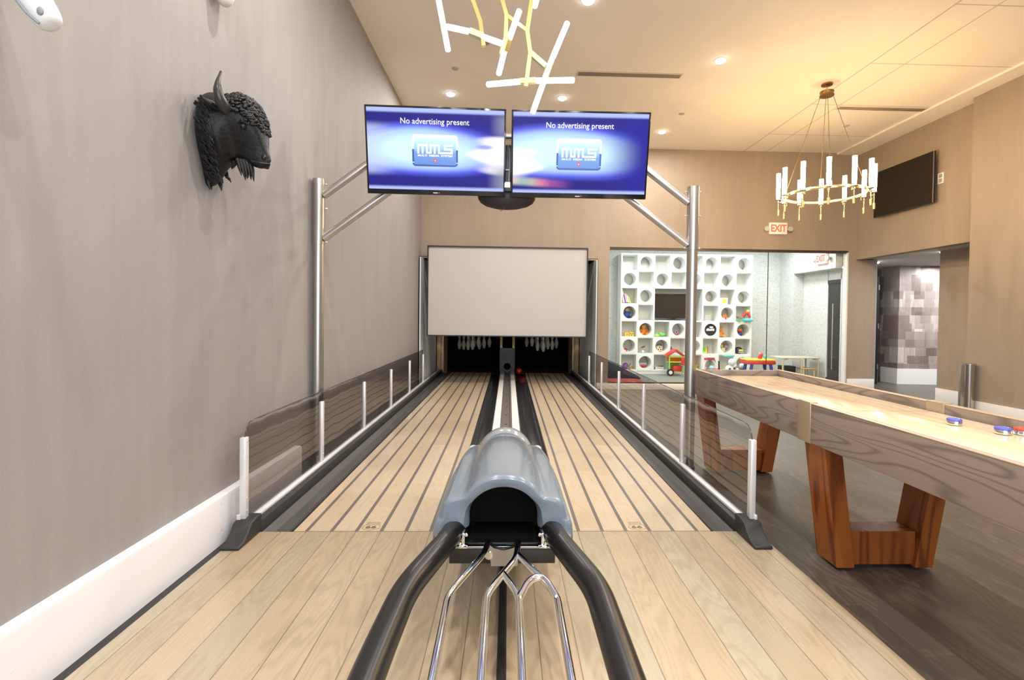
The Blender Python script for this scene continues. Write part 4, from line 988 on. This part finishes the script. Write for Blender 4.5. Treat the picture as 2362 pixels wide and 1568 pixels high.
COLR = dict(red=(.65, .04, .03), blue=(.03, .08, .40), navy=(.02, .03, .10), green=(.15, .55, .12), lime=(.45, .75, .12), yellow=(.85, .65, .08), orange=(.75, .25, .03), tan=(.62, .33, .10), purple=(.22, .08, .35), white=(.85, .85, .85), teal=(.15, .60, .62), pink=(.8, .35, .5), grey=(.4, .4, .4), black=(.02, .02, .02), brown=(.25, .12, .05), sky=(.35, .65, .85), cream=(.8, .75, .5))
def TM(c): return M('toy_'+c, COLR[c], .4)
def toy(name, cell, parts, lb, cat, y=12.38, dx=0, group=None, dz=0):
    c, r = cell; x = cellx(c)+CW/2+dx
    circ = (r+c) % 2 == 1
    z = (cellz(r)+CH/2-.150) if circ else (cellz(r)+T+.001)
    z += dz
    t = empty(name, (x, y, z), lb, cat, group)
    for pn, col, fn in parts:
        b = MB(); fn(b, x, y, z); b.build(pn, TM(col), t)
    return t
def plush(body, head, feet, ear='body'):
    return [('body', body, lambda b, x, y, z: b.sphere((x, y, z+.09), .075, 1, .9, 1.15, seg=14)),
            ('head', head, lambda b, x, y, z: b.sphere((x, y-.01, z+.205), .062, 1, 1, .95, seg=14)),
            ('muzzle', feet, lambda b, x, y, z: b.sphere((x, y-.068, z+.19), .024, 1.2, .8, .8, seg=10)),
            ('ear', head, lambda b, x, y, z: (b.sphere((x-.048, y, z+.255), .022, seg=8), b.sphere((x+.048, y, z+.255), .022, seg=8))),
            ('arm', body, lambda b, x, y, z: (b.tube([(x-.06, y, z+.13), (x-.10, y-.04, z+.08)], [.026, .02], 10), b.tube([(x+.06, y, z+.13), (x+.10, y-.04, z+.08)], [.026, .02], 10))),
            ('leg', feet, lambda b, x, y, z: (b.tube([(x-.045, y-.02, z+.035), (x-.075, y-.13, z+.035)], [.034, .034], 10), b.tube([(x+.045, y-.02, z+.035), (x+.075, y-.13, z+.035)], [.034, .034], 10)))]
def boxp(w, d, h, dx=0, dy=0, dz=0, bev=.004): return lambda b, x, y, z: b.box(x+dx-w/2, x+dx+w/2, y+dy-d/2, y+dy+d/2, z+dz, z+dz+h, bev)
# leaning books in the square compartment
bx = cellx(0)+T+.008
for i, (col, th, hh, lean, lb) in enumerate([('brown', .018, .30, .10, 'tall brown book leaning at the left end of the toy shelf books'), ('orange', .016, .29, .11, 'tall orange book next to the brown one on the toy shelf'), ('white', .03, .30, .16, 'thick white book leaning beside the orange one on the toy shelf'),
        ('blue', .018, .21, .22, 'dark blue book leaning after the thick white one on the toy shelf'), ('pink', .05, .21, .2, 'pink book in the middle of the leaning row on the toy shelf'), ('cream', .03, .19, .25, 'cream book right of the pink one on the toy shelf'), ('green', .014, .18, .28, 'thin green book near the right end of the leaning row'), ('yellow', .018, .16, .3, 'short pale yellow book ending the leaning row')]):
    tt = empty('book', (bx, 12.36, cellz(2)+T), lb, 'book', 'children books leaning in the toy shelf')
    mt = Matrix.Translation((bx, 12.36, cellz(2)+T+th*.35)) @ Matrix.Rotation(-lean, 4, 'Y')
    b = MB(); b.box(0, th, -.1, .1, .0, hh, 0, mt); b.build('cover', TM(col), tt)
    b = MB(); b.box(th*.15, th*.85, -.097, .102, .003, hh+.0015, 0, mt); b.build('pages', M('paper', (.8, .78, .7), .8), tt)
    bx += th/math.cos(lean)+.004
toy('picture_box', (6, 2), [('box', 'cream', boxp(.20, .06, .17, -.02)), ('label', 'yellow', lambda b, x, y, z: b.cyl((x-.01, y-.033, z+.085), .055, .004, 24, 'y')), ('spine', 'brown', boxp(.02, .062, .17, -.13))], 'cream picture box with a round yellow label in the toy shelf', 'box')
toy('picture_book', (5, 2), [('cover', 'white', lambda b, x, y, z: b.prism([(x-.08, z+.02), (x+.07, z+.01), (x+.09, z+.022), (x-.07, z+.035)], 'y', y-.1, y+.05)), ('ribbon', 'red', boxp(.03, .05, .01, -.07, -.06, .033))], 'small open white book lying in a round compartment', 'book')
toy('doll', (0, 3), [('body', 'blue', lambda b, x, y, z: b.sphere((x, y, z+.09), .075, 1, .8, 1.1, seg=14)), ('head', 'tan', lambda b, x, y, z: b.sphere((x, y, z+.215), .055, seg=14)), ('hair', 'black', lambda b, x, y, z: b.sphere((x, y+.012, z+.228), .056, 1, 1, .9, seg=12)), ('sleeve', 'blue', lambda b, x, y, z: (b.tube([(x-.05, y, z+.14), (x-.10, y-.03, z+.1)], [.025, .02], 8), b.tube([(x+.05, y, z+.14), (x+.09, y-.03, z+.15)], [.025, .02], 8))), ('leg', 'navy', lambda b, x, y, z: (b.tube([(x-.03, y, z+.035), (x-.05, y-.12, z+.03)], .033, 8), b.tube([(x+.03, y, z+.035), (x+.07, y-.12, z+.02)], .033, 8)))], 'seated doll in blue clothes in a round compartment', 'doll', dx=-.02)
toy('wire_crate', (5, 3), [('frame', 'white', lambda b, x, y, z: [b.tube([(x-.11, y+q, z+.01+k*.03), (x+.04, y+q, z+.01+k*.03)], .004, 6) for k in range(5) for q in (-.06, .06)]), ('post', 'grey', lambda b, x, y, z: [b.tube([(x+p, y+q, z), (x+p, y+q, z+.14)], .004, 6) for p in (-.11, .04) for q in (-.06, .06)])], 'small white wire crate on the shelf right of the television', 'crate')
toy('toy_vehicle', (6, 3), [('body', 'orange', boxp(.12, .12, .08, 0, 0, .05, .02)), ('base', 'red', boxp(.14, .14, .05, .02, 0, .005, .01)), ('wheel', 'grey', lambda b, x, y, z: [b.cyl((x+p, y-.08, z+.03), .026, .02, 14, 'y') for p in (-.03, .06)])], 'orange-red toy vehicle in a round compartment beside the playset', 'toy')
toy('toy_playset', (7, 3), [('base', 'teal', boxp(.22, .22, .07, .10, -.10, 0, .02)), ('slide', 'red', lambda b, x, y, z: b.tube([(x, y-.08, z+.1), (x+.04, y-.1, z+.2), (x+.11, y-.1, z+.2), (x+.16, y-.12, z+.09)], .032, 12)), ('roof', 'yellow', lambda b, x, y, z: b.sphere((x+.13, y-.06, z+.25), .04, seg=10)), ('grass', 'green', boxp(.12, .16, .03, -.1, -.05, 0, .01)), ('figure', 'brown', lambda b, x, y, z: b.sphere((x-.12, y-.05, z+.1), .03, seg=8))], 'teal and red toy playset poking out of the rightmost shelf column', 'toy', y=12.29)
toy('toy_block', (0, 4), [('block', 'yellow', boxp(.10, .09, .09, -.02)), ('picture', 'orange', lambda b, x, y, z: b.cyl((x-.02, y-.049, z+.045), .028, .004, 16, 'y'))], 'yellow toy block with an orange dot, left of a pair', 'toy', group='yellow blocks in the toy shelf')
toy('toy_block', (0, 4), [('block', 'yellow', boxp(.11, .09, .105, .10)), ('picture', 'black', lambda b, x, y, z: [b.cyl((x+.10+dx, y-.049, z+.05+dz), .013, .004, 12, 'y') for dx, dz in ((-.025, .02), (.025, .02), (0, -.02))])], 'yellow toy block with black spots, right of a pair', 'toy', group='yellow blocks in the toy shelf')
toy('plush_toy', (1, 4), plush('orange', 'tan', 'orange'), 'orange-tan plush animal filling a round compartment', 'plush toy')
toy('toy_shoe', (2, 4), [('sole', 'lime', lambda b, x, y, z: b.sphere((x-.08, y-.02, z+.03), .07, 1.2, 1, .42, seg=12)), ('upper', 'sky', lambda b, x, y, z: b.sphere((x-.09, y, z+.07), .035, seg=10))], 'lime toy with a light blue lump, left in its square compartment', 'toy')
toy('toy_shoe', (2, 4), [('body', 'green', lambda b, x, y, z: b.sphere((x+.06, y-.03, z+.05), .09, 1.05, 1, .55, seg=14)), ('strap', 'lime', lambda b, x, y, z: b.sphere((x+.03, y-.03, z+.08), .045, 1.2, 1, .5, seg=10))], 'bright green slanted toy in the compartment under the television', 'toy')
toy('bead_maze', (3, 4), [('wire', 'black', lambda b, x, y, z: [b.tube([(x-.07+.03*k, y, z+.02), (x-.04+.03*k, y, z+.09), (x-.01+.03*k, y, z+.02)], .007, 6) for k in range(3)]), ('bead', 'pink', lambda b, x, y, z: [b.sphere((x-.06+.035*k, y-.02, z+.04+.03*(k % 2)), .022, seg=8) for k in range(4)]), ('bead', 'sky', lambda b, x, y, z: b.sphere((x-.01, y, z+.11), .02, seg=8)), ('base', 'red', boxp(.14, .08, .02))], 'dark and pink bead toy in a round compartment under the television', 'toy')
toy('toy_car', (4, 4), [('body', 'white', boxp(.13, .08, .04, .05, 0, .015, .012)), ('cabin', 'pink', boxp(.06, .07, .03, .06, 0, .053, .01)), ('wheel', 'black', lambda b, x, y, z: [b.cyl((x+.05+p, y-.045, z+.016), .016, .01, 12, 'y') for p in (-.04, .04)])], 'white and pink toy car partly behind the gantry post', 'toy')
toy('round_sign', (5, 4), [('disc', 'black', lambda b, x, y, z: b.cyl((x, y-.16, z+.15), .148, .012, 40, 'y')), ('truck_picture', 'white', lambda b, x, y, z: (b.box(x-.10, x+.10, y-.164, y-.160, z+.125, z+.165), b.box(x-.02, x+.07, y-.164, y-.160, z+.195, z+.235), b.box(x-.085, x-.03, y-.164, y-.16, z+.165, z+.185), b.box(x+.0, x+.1, y-.164, y-.16, z+.165, z+.18)))], 'round black sign with a white truck picture in the shelf', 'sign')
toy('plush_toy', (6, 4), plush('orange', 'orange', 'tan'), 'orange plush toy slumped at the left of its square compartment', 'plush toy', dx=-.10)
toy('toy_figure', (7, 4), [('hat', 'orange', lambda b, x, y, z: b.sphere((x-.01, y, z+.16), .075, 1, 1, .55, seg=14)), ('scarf', 'red', lambda b, x, y, z: b.sphere((x-.02, y, z+.12), .075, 1, 1, .35, seg=12)), ('body', 'blue', lambda b, x, y, z: b.sphere((x, y, z+.055), .068, 1, 1, .8, seg=12)), ('side', 'navy', lambda b, x, y, z: b.sphere((x-.055, y, z+.055), .045, seg=10))], 'toy with an orange hat and blue body in the rightmost column', 'toy')
toy('toy_car', (0, 5), [('body', 'red', boxp(.10, .07, .035, -.02, 0, .015, .012)), ('cabin', 'red', boxp(.05, .06, .03, -.03, 0, .048, .01)), ('wheel', 'white', lambda b, x, y, z: [b.cyl((x-.02+p, y-.04, z+.016), .015, .01, 12, 'y') for p in (-.03, .03)])], 'small red toy car in the leftmost shelf column', 'toy')
toy('toy_basket', (1, 5), [('basket', 'grey', lambda b, x, y, z: [b.tube([(x-.12, y-.06, z+.01+k*.035), (x+.11, y-.06, z+.01+k*.035)], .006, 6) for k in range(4)]), ('ball', 'white', lambda b, x, y, z: b.sphere((x-.03, y-.08, z+.035), .033, seg=10)), ('toy_bar', 'brown', lambda b, x, y, z: b.tube([(x-.05, y, z+.12), (x+.04, y, z+.16)], .022, 8)), ('post', 'grey', lambda b, x, y, z: [b.tube([(x+p, y-.06, z), (x+p, y-.06, z+.13)], .006, 6) for p in (-.12, -.04, .04, .11)])], 'grey toy basket with a white ball in front', 'toy')
toy('shape_sorter', (2, 5), [('cube', 'cream', boxp(.14, .13, .13, -.01, 0, .01, .008)), ('hole', 'black', lambda b, x, y, z: [b.cyl((x-.01+p, y-.067, z+.05+q), .016, .004, 14, 'y') for p, q in ((-.035, 0), (.03, 0), (0, .055))]), ('handle', 'black', lambda b, x, y, z: b.tube([(x-.05, y, z+.14), (x-.04, y, z+.18), (x+.04, y, z+.18), (x+.05, y, z+.14)], .008, 8))], 'cream shape sorter cube with dark holes in a round compartment', 'toy')
toy('toy_bag', (3, 5), [('bag', 'purple', lambda b, x, y, z: b.lathe((x-.16, y, z), [(0, 0), (.06, 0), (.075, .04), (.05, .1), (.012, .14), (.014, .16), (0, .165)], 16)), ], 'pale purple toy bag behind the red toy house roof', 'toy', dx=.05)
toy('number_block', (5, 5), [('block', 'lime', boxp(.12, .11, .16, -.08)), ('side', 'red', boxp(.02, .112, .165, -.012)), ('picture', 'green', boxp(.05, .004, .05, -.1, -.057, .05, 0)), ('picture', 'black', boxp(.02, .004, .02, -.11, -.059, .11, 0))], 'lime green toy block with a red side', 'toy')
toy('xylophone', (6, 5), [('bar', 'blue', boxp(.05, .02, .06, -.09, 0, .10)), ('bar', 'lime', boxp(.04, .02, .07, -.04, 0, .125)), ('bar', 'red', boxp(.06, .02, .06, .01, 0, .16)), ('bar', 'pink', boxp(.05, .02, .05, .07, 0, .11)), ('base', 'cream', boxp(.10, .05, .10, .0, .02, .01))], 'rainbow coloured toy bars propped in a round compartment', 'toy')
toy('toy_bus', (7, 5), [('body', 'navy', lambda b, x, y, z: b.sphere((x-.02, y, z+.085), .10, 1, .9, .9, seg=16)), ('face', 'yellow', boxp(.11, .05, .05, .0, -.085, .06, .015)), ('bumper', 'grey', boxp(.13, .05, .03, .0, -.09, .02, .01))], 'dark blue rounded toy bus with a yellow front', 'toy')
toy('toy_ball', (0, 6), [('ball', 'purple', lambda b, x, y, z: b.sphere((x-.04, y-.02, z+.08), .075, seg=16))], 'dark purple ball in the bottom left compartment', 'ball')
toy('toy_ring_stack', (0, 6), [('ring', 'brown', lambda b, x, y, z: [b.tube([(x+.06, y-.03, z), (x+.05, y-.03, z+.07), (x+.09, y-.03, z+.14)], .01, 8), b.sphere((x+.12, y-.03, z+.03), .03, seg=8)]), ('block', 'orange', boxp(.05, .05, .05, .1, -.05))], 'brown and orange toy bits beside the purple ball', 'toy')
toy('toy_boat', (1, 6), [('hull', 'red', lambda b, x, y, z: b.sphere((x, y, z+.06), .09, 1.05, .8, .5, seg=14)), ('deck', 'grey', boxp(.20, .10, .07, -.01, 0, .065, .015)), ('stripe', 'sky', boxp(.14, .004, .03, -.01, -.052, .075, 0))], 'grey and red toy boat in a round bottom compartment', 'toy')
toy('block_tray', (2, 6), [('tray', 'white', boxp(.20, .10, .06, .0)), ('bar', 'grey', boxp(.14, .004, .02, .0, -.052, .02, 0)), ('block', 'sky', boxp(.05, .05, .04, -.10, 0, .061)), ('block', 'orange', boxp(.04, .05, .03, 0, 0, .061)), ('block', 'brown', boxp(.06, .05, .03, .07, 0, .061))], 'white toy tray with coloured blocks on top', 'toy')
toy('game_box', (4, 6), [('box', 'orange', boxp(.26, .2, .03, 0, -.02, .09)), ('lid', 'green', boxp(.25, .19, .05, 0, -.02, .04)), ('bottom', 'yellow', boxp(.27, .21, .04, 0, -.02, 0))], 'stack of orange, green and yellow flat toy boxes beside the gantry post', 'toy box')
# floor toys
def fl(name, x, y, parts, lb, cat):
    t = empty(name, (x, y, PZ), lb, cat)
    for pn, col, fn in parts:
        b = MB(); fn(b, x, y, PZ); b.build(pn, TM(col), t)
    return t
fl('toy_house_cart', 4.03, 11.95, [('frame', 'lime', lambda b, x, y, z: [b.box(x+p-.012, x+p+.012, y-.15, y-.12, z+.08, z+.48) for p in (-.17, .17)]+[b.box(x-.17, x+.17, y-.15, y-.12, z+q, z+q+.02) for q in (.08, .46)]), ('shelf', 'yellow', lambda b, x, y, z: [b.box(x-.17, x+.17, y-.14, y+.1, z+q, z+q+.02) for q in (.32, .44)]), ('roof', 'red', lambda b, x, y, z: b.prism([(x-.24, z+.47), (x, z+.64), (x+.24, z+.47), (x+.20, z+.47), (x, z+.60), (x-.20, z+.47)], 'y', y-.16, y+.12)), ('panel', 'orange', boxp(.32, .02, .12, 0, .05, .34)), ('drawer', 'red', boxp(.22, .2, .14, .05, -.02, .10, .02)), ('panel', 'green', boxp(.30, .02, .18, 0, .06, .12)),
    ('wheel', 'black', lambda b, x, y, z: [b.cyl((x+p, y-.19, z+.085), .085, .03, 24, 'y') for p in (-.15,)]), ('hubcap', 'white', lambda b, x, y, z: b.cyl((x-.15, y-.197, z+.085), .045, .01, 18, 'y'))], 'toy house push cart with red roof, yellow frame and one black wheel', 'toy cart')
fl('toy_chair', 4.22, 11.6, [('seat', 'red', boxp(.22, .2, .04, 0, 0, .28, .015)), ('backrest', 'red', boxp(.22, .03, .16, 0, .1, .30, .015)), ('leg', 'grey', lambda b, x, y, z: [b.tube([(x+p, y+q, z), (x+p*.8, y+q*.8, z+.28)], .012, 8) for p in (-.1, .1) for q in (-.09, .09)])], 'small red plastic chair overlapping the toy house cart', 'chair')
fl('toy_walker', 4.80, 11.75, [('frame', 'white', lambda b, x, y, z: [b.tube([(x-.16, y, z), (x-.12, y, z+.3), (x-.05, y, z+.44)], .03, 10), b.tube([(x+.18, y, z), (x+.15, y, z+.3), (x+.06, y, z+.42)], .018, 10)]), ('bar', 'red', boxp(.26, .06, .05, .0, -.02, .40, .02)), ('bar', 'white', boxp(.18, .05, .045, .02, -.05, .45, .015)), ('seat', 'red', boxp(.34, .2, .14, .1, 0, .05, .04)), ('toy_ball', 'sky', lambda b, x, y, z: b.sphere((x+.01, y-.12, z+.22), .055, seg=12)), ('strap', 'black', lambda b, x, y, z: b.tube([(x+.2, y-.08, z+.38), (x+.21, y-.08, z+.16)], .018, 8))], 'red and white baby walker seen over the far rim of the game table', 'toy')
fl('toy_cow', 5.30, 11.7, [('body', 'white', lambda b, x, y, z: b.sphere((x, y, z+.18), .13, 1, .9, .9, seg=16)), ('head', 'white', lambda b, x, y, z: b.sphere((x, y-.06, z+.36), .085, 1, .9, 1, seg=14)), ('spot', 'black', lambda b, x, y, z: [b.sphere((x+p, y-.12, z+.2+q), .028, seg=8) for p, q in ((-.07, 0), (.04, .02), (0, -.06))]), ('hoop', 'teal', lambda b, x, y, z: b.torus((x-.04, y+.02, z+.50), .12, .02, 28, 8, sy=.6)), ('foot', 'green', lambda b, x, y, z: b.sphere((x-.16, y, z+.14), .06, seg=10)), ('foot', 'sky', lambda b, x, y, z: b.sphere((x+.14, y-.05, z+.16), .06, seg=10))], 'white baby toy with black spots under a teal ring', 'toy')
fl('activity_table', 5.84, 11.5, [('table_top', 'yellow', boxp(.66, .4, .04, 0, 0, .42, .02)), ('side', 'red', boxp(.68, .42, .08, 0, 0, .34, .02)), ('leg', 'blue', lambda b, x, y, z: [b.tube([(x+p*.8, y+q, z+.34), (x+p, y+q, z)], .035, 10) for p in (-.25, .3) for q in (-.15, .15)])], 'red and yellow activity table on blue legs in the playroom', 'table')
fl('toy_phone', 5.93, 11.45, [('shell', 'red', lambda b, x, y, z: b.tube([(x-.06, y, z+.46), (x-.03, y, z+.56), (x-.0, y, z+.58)], [.04, .04, .02], 10)), ('knob', 'pink', lambda b, x, y, z: b.sphere((x-.06, y, z+.58), .03, seg=10)), ('ball', 'teal', lambda b, x, y, z: b.sphere((x+.08, y, z+.51), .042, 1, 1, 1.2, seg=12))], 'red and teal toy standing on the activity table', 'toy')
fl('plush_toy', 5.60, 11.9, [('body', 'brown', lambda b, x, y, z: b.sphere((x, y, z+.14), .12, 1.3, 1, .9, seg=12)), ('head', 'white', lambda b, x, y, z: b.sphere((x+.02, y-.1, z+.25), .07, seg=12))], 'brown and white plush toy under the left end of the activity table', 'plush toy')
t = empty('bentwood_table', (6.62, 11.35, 0), 'pale bentwood children table with rounded frame legs by the right playroom wall', 'table')
birch = M('birch', (.62, .50, .30), .4)
b = MB(); b.box(6.20, 7.10, 11.1, 11.65, .50, .525, .01); b.build('table_top', M('birch_top', (.66, .60, .46), .35), t)
for x, y in ((6.24, 11.12), (6.66, 11.10), (7.06, 11.12), (7.06, 11.6)):
    b = MB(); b.tube(bend([(x, y, 0), (x, y, .49), (x+(.12 if x < 6.5 else (-.12 if x > 7 else .0)), y+.02, .495)], .06), .02, 8); b.build('leg', birch, t)
t = empty('bentwood_stool', (6.80, 11.2, 0), 'pale bentwood stool pushed under the children table', 'stool')
b = MB(); b.box(6.64, 6.94, 11.0, 11.3, .27, .29, .008); b.build('seat', M('birch_orange', (.6, .38, .15), .4), t)
for x in (6.67, 6.91):
    for y in (11.03, 11.27):
        b = MB(); b.tube(bend([(x, y, 0), (x, y, .265), (x+(.08 if x < 6.8 else -.08), y, .27)], .04), .016, 8); b.build('leg', birch, t)
t = empty('toy_bin', (6.42, 11.3, 0), 'low dark toy bin under the left half of the children table', 'bin')
b = MB(); b.box(6.30, 6.58, 11.18, 11.45, 0, .32, .01); b.build('bin', TM('black'), t)
t = empty('floor_cushion', (2.5, 11.5, 0), 'big dark navy floor cushion slumped at the left of the playroom', 'cushion')
b = MB(); n = 14; b.rings([[(2.05+.95*u, 11.15+.55*k/n, .0+(.46-.42*u**1.2)*math.sin(PI*min(1, max(0, (k+.6)/(n+1.2))))**.5) for k in range(n+1)]+[(2.05+.95*u, 11.7, 0), (2.05+.95*u, 11.15, 0)] for u in [j/14 for j in range(15)]]); b.build('cover', M('navy_fabric', (.022, .022, .04), .8), t)
g = G('red_rug_pile', .9); nz_ = g.noise(g.co, 60, 3); g.col(g.ramp(nz_, [(.3, (.34, .035, .03)), (.7, (.55, .09, .07))]))
b = MB(); b.box(2.1, 2.9, 10.5, 11.1, 0, .02, .008); tag(b.build('rug', g.m), 'small red rug on the playroom floor behind the glass', 'rug')
